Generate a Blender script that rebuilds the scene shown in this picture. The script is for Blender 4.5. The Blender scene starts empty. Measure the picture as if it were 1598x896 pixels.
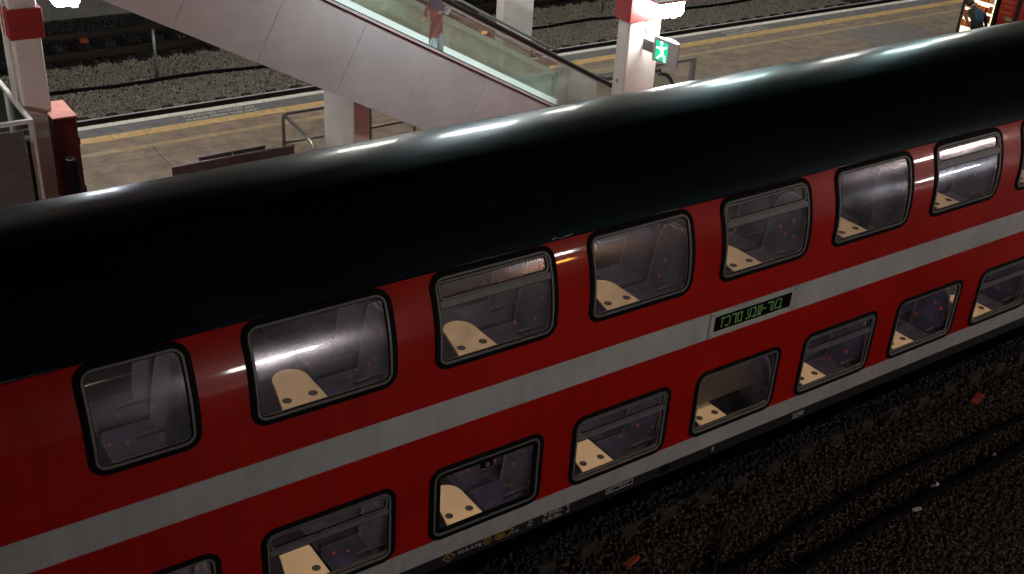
import bpy, math, random
import numpy as np
from mathutils import Vector, Matrix, Quaternion

# ------------------------------------------------------------------ camera, sky, light, exposure
scene = bpy.context.scene
COL = scene.collection
R_ = math.radians

def cam_matrix(yaw, pitch, roll, loc):
    fwd = Vector((math.sin(yaw)*math.cos(pitch), math.cos(yaw)*math.cos(pitch), -math.sin(pitch)))
    right = Vector((math.cos(yaw), -math.sin(yaw), 0))
    up = right.cross(fwd)
    r = right*math.cos(roll) + up*math.sin(roll)
    u = -right*math.sin(roll) + up*math.cos(roll)
    m = Matrix((r, u, -fwd)).transposed().to_4x4()
    m.translation = loc
    return m

cam_data = bpy.data.cameras.new('camera')
cam_data.sensor_width = 36.0
cam_data.sensor_fit = 'HORIZONTAL'
cam_data.lens = 36.0*1768.04/1598.0
cam_data.clip_start = 0.1
cam_data.clip_end = 1500.0
cam = bpy.data.objects.new('camera', cam_data)
COL.objects.link(cam)
cam.matrix_world = cam_matrix(R_(35.9983), R_(28.8337), R_(3.7393), Vector((-4.5907, -7.3913, 8.6974)))
scene.camera = cam

world = bpy.data.worlds.new('World')
scene.world = world
world.use_nodes = True
wnt = world.node_tree
sky = wnt.nodes.new('ShaderNodeTexSky')
sky.sky_type = 'NISHITA'
sky.sun_disc = False
sky.sun_elevation = R_(4.0)
sky.sun_rotation = R_(150.0)
bg = wnt.nodes['Background']
wnt.links.new(sky.outputs['Color'], bg.inputs['Color'])
bg.inputs['Strength'].default_value = 0.0022

moon = bpy.data.lights.new('moon', 'SUN')
moon.energy = 0.012
moon.angle = R_(0.6)
moon.color = (1.0, 0.93, 0.86)
moon_o = bpy.data.objects.new('moon', moon)
COL.objects.link(moon_o)
moon_o.rotation_euler = (R_(48), 0, R_(-25))

scene.view_settings.view_transform = 'Standard'
scene.view_settings.look = 'None'
scene.view_settings.gamma = 1.0
scene.view_settings.use_curve_mapping = False
scene.view_settings.exposure = 0.0
scene.render.engine = 'CYCLES'
scene.cycles.use_denoising = True
scene.cycles.max_bounces = 8
scene.cycles.transparent_max_bounces = 12
scene.cycles.sample_clamp_indirect = 4.0
scene.cycles.use_light_tree = True
scene.cycles.blur_glossy = 0.3

# brightness of the lamps, the added ones too
E_COLUMN = 110.0      # platform lamps on columns
E_TUBE = 53.0        # tube lamps of the opposite platform
E_MAST = 130.0       # mast heads
E_CANOPY = 95.0      # added tubes under the added canopy
E_COACH = 9.5        # strip lights in the coach ceiling

# ------------------------------------------------------------------ helpers
rng = np.random.default_rng(7)
random.seed(7)

def new_obj(name, me, parent=None):
    o = bpy.data.objects.new(name, me)
    COL.objects.link(o)
    if parent is not None:
        o.parent = parent
    return o

def empty(name, loc=(0, 0, 0), rz=0.0):
    o = bpy.data.objects.new(name, None)
    COL.objects.link(o)
    o.location = loc
    o.rotation_euler = (0, 0, rz)
    o.empty_display_size = 0.2
    return o

def tag(o, label=None, cat=None, group=None, kind=None):
    if label: o['label'] = label
    if cat: o['category'] = cat
    if group: o['group'] = group
    if kind: o['kind'] = kind
    return o

def copy_tree(o, parent=None):
    c = o.copy()
    COL.objects.link(c)
    if parent is not None:
        c.parent = parent
    for ch in list(o.children):
        copy_tree(ch, c)
    return c

class G:
    """collects shapes and links them as one mesh object"""
    def __init__(s):
        s.v = []; s.f = []; s.mi = []
    def add(s, vs, fs, mi=0):
        b = len(s.v)
        s.v += [tuple(v) for v in vs]
        s.f += [tuple(i+b for i in f) for f in fs]
        s.mi += [mi]*len(fs)
        return s
    def box(s, x0, x1, y0, y1, z0, z1, mi=0):
        vs = [(x, y, z) for z in (z0, z1) for y in (y0, y1) for x in (x0, x1)]
        fs = [(0, 2, 3, 1), (4, 5, 7, 6), (0, 1, 5, 4), (2, 6, 7, 3), (0, 4, 6, 2), (1, 3, 7, 5)]
        return s.add(vs, fs, mi)
    def obox(s, c, ax, ay, az, mi=0):
        c = Vector(c); ax = Vector(ax); ay = Vector(ay); az = Vector(az)
        vs = [c+ax*i+ay*j+az*k for k in (-1, 1) for j in (-1, 1) for i in (-1, 1)]
        fs = [(0, 2, 3, 1), (4, 5, 7, 6), (0, 1, 5, 4), (2, 6, 7, 3), (0, 4, 6, 2), (1, 3, 7, 5)]
        return s.add(vs, fs, mi)
    def prism(s, poly, axis, a, b, mi=0):
        """poly: 2D points; axis 'x','y','z' is the extrusion axis from a to b"""
        n = len(poly)
        def P(p, t):
            if axis == 'y': return (p[0], t, p[1])
            if axis == 'x': return (t, p[0], p[1])
            return (p[0], p[1], t)
        vs = [P(p, a) for p in poly] + [P(p, b) for p in poly]
        fs = [tuple(range(n))[::-1], tuple(range(n, 2*n))]
        fs += [(i, (i+1) % n, n+(i+1) % n, n+i) for i in range(n)]
        return s.add(vs, fs, mi)
    def tube(s, pts, r, n=8, cap=True, mi=0, closed=False):
        pts = [Vector(p) for p in pts]
        m = len(pts)
        rs = r if isinstance(r, (list, tuple)) else [r]*m
        vs = []; fs = []
        prev = None
        for i, p in enumerate(pts):
            if closed:
                t = (pts[(i+1) % m]-pts[i-1])
            else:
                t = pts[min(i+1, m-1)]-pts[max(i-1, 0)]
            t.normalize()
            if prev is None:
                a = Vector((0, 0, 1)) if abs(t.z) < 0.9 else Vector((1, 0, 0))
                u = t.cross(a).normalized()
            else:
                u = (prev - t*prev.dot(t)).normalized()
            prev = u
            w = t.cross(u)
            for k in range(n):
                a = 2*math.pi*k/n
                vs.append(p+(u*math.cos(a)+w*math.sin(a))*rs[i])
        L = m if closed else m-1
        for i in range(L):
            j = (i+1) % m
            for k in range(n):
                k2 = (k+1) % n
                fs.append((i*n+k, i*n+k2, j*n+k2, j*n+k))
        if cap and not closed:
            fs.append(tuple(range(n))[::-1])
            fs.append(tuple(range((m-1)*n, m*n)))
        return s.add(vs, fs, mi)
    def cyl(s, c, axis, r, h, n=20, mi=0):
        c = Vector(c); d = {'x': Vector((1, 0, 0)), 'y': Vector((0, 1, 0)), 'z': Vector((0, 0, 1))}[axis]
        return s.tube([c, c+d*h], r, n, True, mi)
    def build(s, name, mats, parent=None, smooth=False, bevel=0.0, seg=2, auto=None):
        me = bpy.data.meshes.new(name)
        me.from_pydata(s.v, [], s.f)
        if not isinstance(mats, (list, tuple)): mats = [mats]
        for m in mats: me.materials.append(m)
        if len(mats) > 1:
            me.polygons.foreach_set('material_index', s.mi)
        if smooth:
            me.polygons.foreach_set('use_smooth', [True]*len(me.polygons))
        me.update()
        if smooth and auto:
            me.set_sharp_from_angle(angle=R_(auto))
        o = new_obj(name, me, parent)
        if bevel > 0:
            b = o.modifiers.new('bevel', 'BEVEL')
            b.width = bevel; b.segments = seg; b.limit_method = 'ANGLE'
        return o

def arc(cx, cz, r, a0, a1, n):
    return [(cx+r*math.cos(R_(a0+(a1-a0)*i/n)), cz+r*math.sin(R_(a0+(a1-a0)*i/n))) for i in range(n+1)]

def rrect(x0, x1, y0, y1, r, seg=5, sub=1):
    """rounded rectangle, counter clockwise, straight edges subdivided"""
    pts = []
    cs = [(x1-r, y1-r, 0), (x0+r, y1-r, 90), (x0+r, y0+r, 180), (x1-r, y0+r, 270)]
    for k, (cx, cy, a) in enumerate(cs):
        ap = [(cx+r*math.cos(R_(a+90*i/seg)), cy+r*math.sin(R_(a+90*i/seg))) for i in range(seg+1)]
        pts += ap
        nx = cs[(k+1) % 4]
        q = (nx[0]+r*math.cos(R_(nx[2])), nx[1]+r*math.sin(R_(nx[2])))
        for j in range(1, sub):
            t = j/sub
            pts.append((ap[-1][0]*(1-t)+q[0]*t, ap[-1][1]*(1-t)+q[1]*t))
    return pts

# ------------------------------------------------------------------ materials
def lin(c):
    return tuple(((x/12.92) if x <= 0.04045 else ((x+0.055)/1.055)**2.4) for x in c)

def mat(name, col, rough=0.5, metal=0.0, var=0.0, vscale=4.0, bump=0.0, bscale=60.0, spec=0.5,
        coat=0.0, col2=None, detail=6.0, stretch=None, rvar=0.0):
    m = bpy.data.materials.new(name)
    m.use_nodes = True
    nt = m.node_tree
    b = nt.nodes['Principled BSDF']
    b.inputs['Base Color'].default_value = (*col, 1)
    b.inputs['Roughness'].default_value = rough
    b.inputs['Metallic'].default_value = metal
    b.inputs['Specular IOR Level'].default_value = spec
    if coat:
        b.inputs['Coat Weight'].default_value = coat
        b.inputs['Coat Roughness'].default_value = 0.06
    geo = nt.nodes.new('ShaderNodeNewGeometry')
    src = geo.outputs['Position']
    if stretch:
        mp = nt.nodes.new('ShaderNodeMapping')
        mp.inputs['Scale'].default_value = stretch
        nt.links.new(src, mp.inputs['Vector']); src = mp.outputs['Vector']
    if var > 0 or col2 or rvar:
        nz = nt.nodes.new('ShaderNodeTexNoise')
        nz.inputs['Scale'].default_value = vscale
        nz.inputs['Detail'].default_value = detail
        nz.inputs['Roughness'].default_value = 0.65
        nt.links.new(src, nz.inputs['Vector'])
        if var > 0 or col2:
            rp = nt.nodes.new('ShaderNodeValToRGB')
            c2 = col2 if col2 else tuple(c*(1-var) for c in col)
            c1 = col if col2 else tuple(min(1, c*(1+var*0.5)) for c in col)
            rp.color_ramp.elements[0].position = 0.3; rp.color_ramp.elements[0].color = (*c2, 1)
            rp.color_ramp.elements[1].position = 0.7; rp.color_ramp.elements[1].color = (*c1, 1)
            nt.links.new(nz.outputs['Fac'], rp.inputs['Fac'])
            nt.links.new(rp.outputs['Color'], b.inputs['Base Color'])
        if rvar:
            mr = nt.nodes.new('ShaderNodeMapRange')
            mr.inputs['To Min'].default_value = max(0.02, rough-rvar)
            mr.inputs['To Max'].default_value = rough+rvar
            nt.links.new(nz.outputs['Fac'], mr.inputs['Value'])
            nt.links.new(mr.outputs['Result'], b.inputs['Roughness'])
    if bump > 0:
        nb = nt.nodes.new('ShaderNodeTexNoise')
        nb.inputs['Scale'].default_value = bscale
        nb.inputs['Detail'].default_value = 4.0
        nt.links.new(src, nb.inputs['Vector'])
        bp = nt.nodes.new('ShaderNodeBump')
        bp.inputs['Strength'].default_value = bump
        bp.inputs['Distance'].default_value = 0.02
        nt.links.new(nb.outputs['Fac'], bp.inputs['Height'])
        nt.links.new(bp.outputs['Normal'], b.inputs['Normal'])
    return m

def emit(name, col, strength):
    m = bpy.data.materials.new(name)
    m.use_nodes = True
    nt = m.node_tree
    nt.nodes.remove(nt.nodes['Principled BSDF'])
    e = nt.nodes.new('ShaderNodeEmission')
    e.inputs['Color'].default_value = (*col, 1)
    e.inputs['Strength'].default_value = strength
    nt.links.new(e.outputs[0], nt.nodes['Material Output'].inputs['Surface'])
    return m

def glass(name, tint=(0.8, 0.8, 0.8), haze=0.03, rough=0.03, ior=1.5, hcol=(0.5, 0.48, 0.5)):
    m = bpy.data.materials.new(name)
    m.use_nodes = True
    nt = m.node_tree
    nt.nodes.remove(nt.nodes['Principled BSDF'])
    out = nt.nodes['Material Output']
    tr = nt.nodes.new('ShaderNodeBsdfTransparent'); tr.inputs['Color'].default_value = (*tint, 1)
    gl = nt.nodes.new('ShaderNodeBsdfGlossy'); gl.inputs['Roughness'].default_value = rough
    gh = nt.nodes.new('ShaderNodeBsdfGlossy'); gh.inputs['Roughness'].default_value = 0.22
    gh.inputs['Color'].default_value = (*hcol, 1)
    df = nt.nodes.new('ShaderNodeBsdfDiffuse'); df.inputs['Color'].default_value = (*hcol, 1)
    fr = nt.nodes.new('ShaderNodeFresnel'); fr.inputs['IOR'].default_value = ior
    geo = nt.nodes.new('ShaderNodeNewGeometry')
    nz = nt.nodes.new('ShaderNodeTexNoise'); nz.inputs['Scale'].default_value = 2.4
    nz.inputs['Detail'].default_value = 8
    nt.links.new(geo.outputs['Position'], nz.inputs['Vector'])
    mr = nt.nodes.new('ShaderNodeMapRange')
    mr.inputs['From Min'].default_value = 0.3; mr.inputs['From Max'].default_value = 0.75
    mr.inputs['To Min'].default_value = haze*0.4; mr.inputs['To Max'].default_value = haze*1.6
    nt.links.new(nz.outputs['Fac'], mr.inputs['Value'])
    m1 = nt.nodes.new('ShaderNodeMixShader')
    nt.links.new(fr.outputs['Fac'], m1.inputs['Fac'])
    nt.links.new(tr.outputs[0], m1.inputs[1]); nt.links.new(gl.outputs[0], m1.inputs[2])
    mh = nt.nodes.new('ShaderNodeMixShader'); mh.inputs['Fac'].default_value = 0.62
    nt.links.new(df.outputs[0], mh.inputs[1]); nt.links.new(gh.outputs[0], mh.inputs[2])
    m2 = nt.nodes.new('ShaderNodeMixShader')
    nt.links.new(mr.outputs['Result'], m2.inputs['Fac'])
    nt.links.new(m1.outputs[0], m2.inputs[1]); nt.links.new(mh.outputs[0], m2.inputs[2])
    nt.links.new(m2.outputs[0], out.inputs['Surface'])
    return m

def fabric(name):
    """dark indigo plush with sparse orange red flecks"""
    m = bpy.data.materials.new(name)
    m.use_nodes = True
    nt = m.node_tree
    b = nt.nodes['Principled BSDF']
    b.inputs['Roughness'].default_value = 0.9
    b.inputs['Sheen Weight'].default_value = 0.4
    geo = nt.nodes.new('ShaderNodeNewGeometry')
    mp = nt.nodes.new('ShaderNodeMapping'); mp.inputs['Scale'].default_value = (9.0, 6.0, 5.0)
    mp.inputs['Rotation'].default_value = (0.4, 0.5, 0.3)
    nt.links.new(geo.outputs['Position'], mp.inputs['Vector'])
    vo = nt.nodes.new('ShaderNodeTexVoronoi'); vo.inputs['Scale'].default_value = 1.0
    vo.inputs['Randomness'].default_value = 0.7
    nt.links.new(mp.outputs['Vector'], vo.inputs['Vector'])
    lt = nt.nodes.new('ShaderNodeMath'); lt.operation = 'LESS_THAN'; lt.inputs[1].default_value = 0.135
    nt.links.new(vo.outputs['Distance'], lt.inputs[0])
    nz = nt.nodes.new('ShaderNodeTexNoise'); nz.inputs['Scale'].default_value = 5.0; nz.inputs['Detail'].default_value = 5
    nt.links.new(geo.outputs['Position'], nz.inputs['Vector'])
    rp = nt.nodes.new('ShaderNodeValToRGB')
    rp.color_ramp.elements[0].position = 0.35; rp.color_ramp.elements[0].color = (0.007, 0.007, 0.034, 1)
    rp.color_ramp.elements[1].position = 0.65; rp.color_ramp.elements[1].color = (0.036, 0.034, 0.115, 1)
    nt.links.new(nz.outputs['Fac'], rp.inputs['Fac'])
    mx = nt.nodes.new('ShaderNodeMix'); mx.data_type = 'RGBA'
    nt.links.new(lt.outputs[0], mx.inputs['Factor'])
    nt.links.new(rp.outputs['Color'], mx.inputs[6]); mx.inputs[7].default_value = (0.46, 0.07, 0.055, 1)
    nt.links.new(mx.outputs[2], b.inputs['Base Color'])
    return m

def stone_mat(name, dark, light):
    m = bpy.data.materials.new(name)
    m.use_nodes = True
    nt = m.node_tree
    b = nt.nodes['Principled BSDF']
    b.inputs['Roughness'].default_value = 0.85
    at = nt.nodes.new('ShaderNodeAttribute'); at.attribute_name = 'tone'
    rp = nt.nodes.new('ShaderNodeValToRGB')
    rp.color_ramp.elements[0].position = 0.0; rp.color_ramp.elements[0].color = (*dark, 1)
    rp.color_ramp.elements[1].position = 1.0; rp.color_ramp.elements[1].color = (*light, 1)
    e = rp.color_ramp.elements.new(0.75); e.color = tuple(0.6*d+0.4*l for d, l in zip(dark, light))+(1,)
    nt.links.new(at.outputs['Fac'], rp.inputs['Fac'])
    nt.links.new(rp.outputs['Color'], b.inputs['Base Color'])
    return m

def pebble_ground(name, dark, light, scale):
    m = bpy.data.materials.new(name)
    m.use_nodes = True
    nt = m.node_tree
    b = nt.nodes['Principled BSDF']
    b.inputs['Roughness'].default_value = 0.9
    geo = nt.nodes.new('ShaderNodeNewGeometry')
    vo = nt.nodes.new('ShaderNodeTexVoronoi'); vo.inputs['Scale'].default_value = scale
    nt.links.new(geo.outputs['Position'], vo.inputs['Vector'])
    sp = nt.nodes.new('ShaderNodeSeparateColor')
    nt.links.new(vo.outputs['Color'], sp.inputs[0])
    rp = nt.nodes.new('ShaderNodeValToRGB')
    rp.color_ramp.elements[0].color = (*dark, 1); rp.color_ramp.elements[1].color = (*light, 1)
    nt.links.new(sp.outputs[0], rp.inputs['Fac'])
    nt.links.new(rp.outputs['Color'], b.inputs['Base Color'])
    bp = nt.nodes.new('ShaderNodeBump'); bp.inputs['Strength'].default_value = 0.8; bp.inputs['Distance'].default_value = 0.03
    bp.invert = True
    nt.links.new(vo.outputs['Distance'], bp.inputs['Height'])
    nt.links.new(bp.outputs['Normal'], b.inputs['Normal'])
    return m

M = {}
M['red'] = mat('red_coach_paint', (0.46, 0.010, 0.006), 0.34, var=0.25, vscale=0.9, bump=0.02, bscale=2.2, coat=0.8, rvar=0.08, spec=0.2)
M['cream'] = mat('pale_grey_stripe_paint', (0.49, 0.505, 0.50), 0.42, var=0.22, vscale=1.6, stretch=(1, 1, 0.5), coat=0.2, bump=0.02, bscale=2.5)
M['sill'] = mat('grey_sill_paint', (0.46, 0.44, 0.445), 0.45, var=0.2, vscale=2.2, coat=0.15)
M['roof'] = mat('black_green_roof_paint', (0.004, 0.007, 0.011), 0.34, var=0.4, vscale=0.9, bump=0.10, bscale=1.6, spec=0.2, rvar=0.05, stretch=(0.6, 3.0, 1.5), detail=2.0)
M['roof'].node_tree.nodes['Principled BSDF'].inputs['Coat Weight'].default_value = 0.35
M['roof'].node_tree.nodes['Principled BSDF'].inputs['Coat Roughness'].default_value = 0.13
M['roof'].node_tree.nodes['Principled BSDF'].inputs['Coat Tint'].default_value = (0.7, 0.95, 1.0, 1)
M['roof'].node_tree.nodes['Principled BSDF'].inputs['Specular Tint'].default_value = (0.62, 0.93, 1.0, 1)  # tints put the teal of greenish lamp light into the roof sheen
M['skirt'] = mat('charcoal_skirt_paint', (0.016, 0.015, 0.016), 0.55, var=0.4, vscale=3.0)
M['under'] = mat('black_underframe', (0.002, 0.002, 0.002), 0.95, spec=0.0)
M['rubber'] = mat('black_rubber', (0.003, 0.003, 0.003), 0.75, spec=0.15)
M['frame'] = mat('grey_window_frame', (0.17, 0.17, 0.175), 0.5, metal=0.1, var=0.2, vscale=6)
M['glass'] = glass('coach_glass', (0.78, 0.77, 0.80), 0.05, 0.035, hcol=(0.50, 0.48, 0.58))
M['glass_up'] = glass('dusty_coach_glass', (0.72, 0.71, 0.76), 0.28, 0.06, hcol=(0.49, 0.47, 0.53))  # strong haze stands in for bright surroundings mirrored in the upper panes
M['table'] = mat('cream_table_laminate', (0.84, 0.66, 0.44), 0.45, var=0.06, vscale=5)
M['tedge'] = mat('brown_table_edge', (0.35, 0.22, 0.12), 0.5)
M['cup'] = mat('dark_cup_well', (0.045, 0.035, 0.025), 0.6)
M['fabric'] = fabric('indigo_fleck_fabric')
M['seatshell'] = mat('seat_shell_plastic', (0.035, 0.034, 0.06), 0.5)
M['lining'] = mat('beige_lining', (0.19, 0.155, 0.125), 0.6, var=0.12, vscale=3)
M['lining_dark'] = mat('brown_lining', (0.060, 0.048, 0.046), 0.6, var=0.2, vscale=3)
M['carpet'] = mat('dark_carpet', (0.018, 0.018, 0.034), 0.95, var=0.4, vscale=30)
M['strip'] = emit('warm_strip_light', (1.0, 0.78, 0.56), E_COACH)
M['led_black'] = mat('display_black', (0.004, 0.005, 0.004), 0.25)
M['led'] = emit('green_led', (0.34, 0.60, 0.20), 0.17)
M['white_print'] = mat('white_print', (0.62, 0.60, 0.58), 0.6)
M['yellow_print'] = mat('yellow_print', (0.60, 0.36, 0.06), 0.6)
M['screw'] = mat('dark_screw', (0.02, 0.02, 0.02), 0.5)

M['paving'] = mat('tan_platform_concrete', (0.235, 0.19, 0.145), 0.85, var=0.45, vscale=3.0, bump=0.25, bscale=90, detail=9)
M['paving2'] = mat('grey_platform_plate', (0.17, 0.165, 0.16), 0.8, var=0.3, vscale=5)
M['edge_white'] = mat('worn_white_edge', (0.74, 0.73, 0.68), 0.75, var=0.2, vscale=7)
M['edge_dark'] = mat('slate_edge_band', (0.15, 0.155, 0.158), 0.8, var=0.35, vscale=5)
M['tactile'] = mat('yellow_tactile_tile', (0.64, 0.46, 0.22), 0.75, var=0.25, vscale=6)
M['faded'] = mat('faded_yellow_line', (0.40, 0.315, 0.18), 0.85, var=0.35, vscale=4)
M['seam'] = mat('dark_seam', (0.05, 0.042, 0.035), 0.9)
M['concrete'] = mat('grey_concrete', (0.22, 0.215, 0.205), 0.9, var=0.35, vscale=2.0, bump=0.2, bscale=20)
M['ground'] = pebble_ground('stony_ground', (0.018, 0.016, 0.014), (0.10, 0.09, 0.075), 24.0)
M['stone_far'] = stone_mat('tan_ballast_stone', (0.24, 0.21, 0.17), (0.72, 0.67, 0.60))
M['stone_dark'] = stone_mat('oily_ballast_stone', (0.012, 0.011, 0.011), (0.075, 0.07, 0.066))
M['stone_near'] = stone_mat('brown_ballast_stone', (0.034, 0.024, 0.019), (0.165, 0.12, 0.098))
M['rail'] = mat('rusty_rail_steel', (0.022, 0.017, 0.014), 0.6, metal=0.3, var=0.4, vscale=8)
M['railtop'] = mat('polished_rail_head', (0.85, 0.85, 0.85), 0.5, metal=0.2)  # pale base colour paints the glint along the polished head
M['sleeper'] = mat('concrete_sleeper', (0.032, 0.025, 0.021), 0.9, var=0.35, vscale=8)
M['cable'] = mat('black_cable', (0.004, 0.004, 0.004), 0.9, spec=0.1)
M['galv'] = mat('galvanised_steel', (0.30, 0.31, 0.31), 0.45, metal=0.6, var=0.2, vscale=10)
M['steel'] = mat('brushed_steel', (0.62, 0.62, 0.63), 0.28, metal=0.9, var=0.12, vscale=6)
M['tubegrey'] = mat('grey_tube_rail', (0.24, 0.225, 0.22), 0.4, metal=0.5)
M['column'] = mat('white_column_paint', (0.66, 0.625, 0.585), 0.7, var=0.16, vscale=2.5, bump=0.15, bscale=35)
M['collar'] = mat('red_collar_paint', (0.27, 0.02, 0.018), 0.5, var=0.2, vscale=4)
M['cladding'] = mat('pale_grey_cladding', (0.66, 0.735, 0.745), 0.42, var=0.10, vscale=1.2, bump=0.015, bscale=2)
M['joint'] = mat('panel_joint', (0.10, 0.085, 0.08), 0.8)
M['escglass'] = glass('green_balustrade_glass', (0.92, 0.98, 0.95), 0.06, 0.05, hcol=(0.62, 0.78, 0.70))
M['escsteel'] = mat('bright_decking', (0.84, 0.88, 0.87), 0.40, metal=0.0, var=0.08, vscale=4)
M['amber'] = emit('amber_marker', (1.0, 0.45, 0.15), 1.0)
M['parapet'] = mat('speckled_beige_render', (0.70, 0.68, 0.58), 0.85, var=0.35, vscale=7.0, detail=9)
M['railpink'] = mat('dull_red_tube', (0.30, 0.16, 0.14), 0.5)
M['bal_light'] = emit('balustrade_light', (0.86, 0.97, 0.96), 1.15)  # glow painting the lit band of the far deck
M['bal_light2'] = emit('near_balustrade_light', (0.84, 1.0, 0.97), 18.0)  # hidden strip added to brighten parapet and steps
M['decktrim'] = mat('pale_deck_trim', (0.80, 0.81, 0.81), 0.3, var=0.08)
M['step'] = mat('aluminium_step', (0.58, 0.60, 0.54), 0.6, metal=0.0, var=0.2, vscale=6)
M['handrail'] = mat('black_handrail', (0.008, 0.008, 0.009), 0.35)
M['lampbody'] = mat('white_lamp_body', (0.75, 0.75, 0.75), 0.5)
M['lampdark'] = mat('lamp_bracket', (0.12, 0.115, 0.115), 0.5)
M['lamp_white'] = emit('cool_white_lamp', (1.0, 0.97, 0.95), E_COLUMN)
M['lamp_left'] = emit('violet_white_lamp', (0.93, 0.93, 1.0), E_COLUMN)
M['lamp_tube'] = emit('tube_lamp', (1.0, 0.92, 0.88), E_TUBE)
M['lamp_canopy'] = emit('canopy_tube', (0.94, 0.98, 1.0), E_CANOPY*1.7)  # tube added to light the cladding, shared with one mirrored lamp
M['lamp_far'] = emit('far_canopy_tube', (1.0, 0.93, 0.84), E_CANOPY*1.9)  # added tubes lighting the far platform and ballast
M['lamp_teal'] = emit('cool_canopy_tube', (0.74, 1.0, 1.0), E_CANOPY*0.95)  # added tubes, tinted to turn the roof sheen teal
M['lamp_mast'] = emit('mast_lamp', (1.0, 0.90, 0.84), E_MAST)
M['lamp_board'] = emit('rosy_board_light', (1.0, 0.74, 0.66), 38.0)
M['lamp_orange'] = emit('sodium_lamp', (1.0, 0.42, 0.08), 60.0)
M['exit_green'] = emit('exit_sign_green', (0.02, 0.62, 0.30), 1.3)
M['exit_white'] = emit('exit_sign_white', (0.72, 1.0, 0.86), 3.0)
M['signgrey'] = mat('grey_sign_case', (0.42, 0.42, 0.43), 0.45)
M['cabinet'] = mat('dark_red_cabinet', (0.06, 0.004, 0.005), 0.5, var=0.25, vscale=3)  # shade on the front is put into this dark red
M['dustlid'] = mat('dusty_pink_lid', (0.50, 0.22, 0.18), 0.8, var=0.2, vscale=8)  # pink paints the light falling on the cabinet top
M['mesh'] = mat('perforated_sheet', (0.13, 0.125, 0.125), 0.6, metal=0.1, var=0.3, vscale=2)
def perforate(m, scale):
    nt = m.node_tree; b = nt.nodes['Principled BSDF']
    geo = nt.nodes.new('ShaderNodeNewGeometry')
    vo = nt.nodes.new('ShaderNodeTexVoronoi'); vo.inputs['Scale'].default_value = scale; vo.inputs['Randomness'].default_value = 0.0
    nt.links.new(geo.outputs['Position'], vo.inputs['Vector'])
    gt = nt.nodes.new('ShaderNodeMath'); gt.operation = 'GREATER_THAN'; gt.inputs[1].default_value = 0.34
    nt.links.new(vo.outputs['Distance'], gt.inputs[0])
    mx = nt.nodes.new('ShaderNodeMix'); mx.data_type = 'RGBA'
    src = b.inputs['Base Color'].links[0].from_socket
    nt.links.new(gt.outputs[0], mx.inputs['Factor']); nt.links.new(src, mx.inputs[7]); mx.inputs[6].default_value = (0.015, 0.012, 0.012, 1)
    nt.links.new(mx.outputs[2], b.inputs['Base Color'])
perforate(M['mesh'], 26.0)
M['fencewhite'] = mat('pale_fence_frame', (0.52, 0.52, 0.49), 0.5, var=0.15)
M['orange'] = mat('orange_marker', (0.34, 0.05, 0.018), 0.7, var=0.3, vscale=30)
M['litter'] = mat('white_litter', (0.55, 0.54, 0.53), 0.7)
M['vend_red'] = mat('red_vending_body', (0.34, 0.022, 0.018), 0.4)
M['vend_black'] = mat('black_vending_body', (0.01, 0.01, 0.01), 0.4)
M['vend_glow'] = emit('vending_shelf_light', (1.0, 0.80, 0.52), 2.1)
M['vend_amber'] = emit('vending_amber', (1.0, 0.45, 0.12), 0.55)
M['snack_a'] = mat('snack_orange', (0.60, 0.20, 0.04), 0.5)
M['snack_b'] = mat('snack_red', (0.45, 0.03, 0.02), 0.5)
M['snack_c'] = mat('snack_cream', (0.75, 0.62, 0.40), 0.5)
M['skin'] = mat('skin', (0.42, 0.20, 0.125), 0.55)
M['maroon'] = mat('maroon_cloth', (0.135, 0.022, 0.022), 0.85, var=0.2, vscale=12)
M['greycloth'] = mat('grey_cloth', (0.15, 0.20, 0.22), 0.85, var=0.2, vscale=12)
M['navy'] = mat('navy_cloth', (0.018, 0.026, 0.05), 0.85, var=0.2, vscale=12)
M['blackcloth'] = mat('black_cloth', (0.008, 0.008, 0.010), 0.85)
M['bluebag'] = mat('blue_bag', (0.012, 0.06, 0.12), 0.6, var=0.3, vscale=10)
M['hair'] = mat('dark_hair', (0.012, 0.009, 0.008), 0.6)
M['lavender'] = mat('lavender_cloth', (0.45, 0.45, 0.62), 0.8)

def overlay(m, scale, col, lo, hi, amount, detail=8.0):
    """dirt or wear with a shape of its own over the base colour"""
    nt = m.node_tree; b = nt.nodes['Principled BSDF']
    geo = nt.nodes.new('ShaderNodeNewGeometry')
    mp = nt.nodes.new('ShaderNodeMapping'); mp.inputs['Scale'].default_value = scale
    nt.links.new(geo.outputs['Position'], mp.inputs['Vector'])
    nz = nt.nodes.new('ShaderNodeTexNoise'); nz.inputs['Scale'].default_value = 1.0
    nz.inputs['Detail'].default_value = detail; nz.inputs['Roughness'].default_value = 0.7
    nt.links.new(mp.outputs['Vector'], nz.inputs['Vector'])
    mr = nt.nodes.new('ShaderNodeMapRange')
    mr.inputs['From Min'].default_value = lo; mr.inputs['From Max'].default_value = hi
    mr.inputs['To Max'].default_value = amount
    nt.links.new(nz.outputs['Fac'], mr.inputs['Value'])
    mx = nt.nodes.new('ShaderNodeMix'); mx.data_type = 'RGBA'
    nt.links.new(mr.outputs['Result'], mx.inputs['Factor'])
    inp = b.inputs['Base Color']
    if inp.links: nt.links.new(inp.links[0].from_socket, mx.inputs[6])
    else: mx.inputs[6].default_value = inp.default_value
    mx.inputs[7].default_value = (*col, 1)
    nt.links.new(mx.outputs[2], inp)
overlay(M['red'], (7.0, 7.0, 0.55), (0.10, 0.012, 0.010), 0.48, 0.80, 0.45)
overlay(M['red'], (1.3, 1.3, 3.0), (0.16, 0.05, 0.04), 0.60, 0.85, 0.25)
overlay(M['cream'], (9.0, 9.0, 0.6), (0.22, 0.21, 0.20), 0.46, 0.85, 0.32)
overlay(M['sill'], (8.0, 8.0, 0.7), (0.18, 0.165, 0.16), 0.46, 0.85, 0.4)
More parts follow.
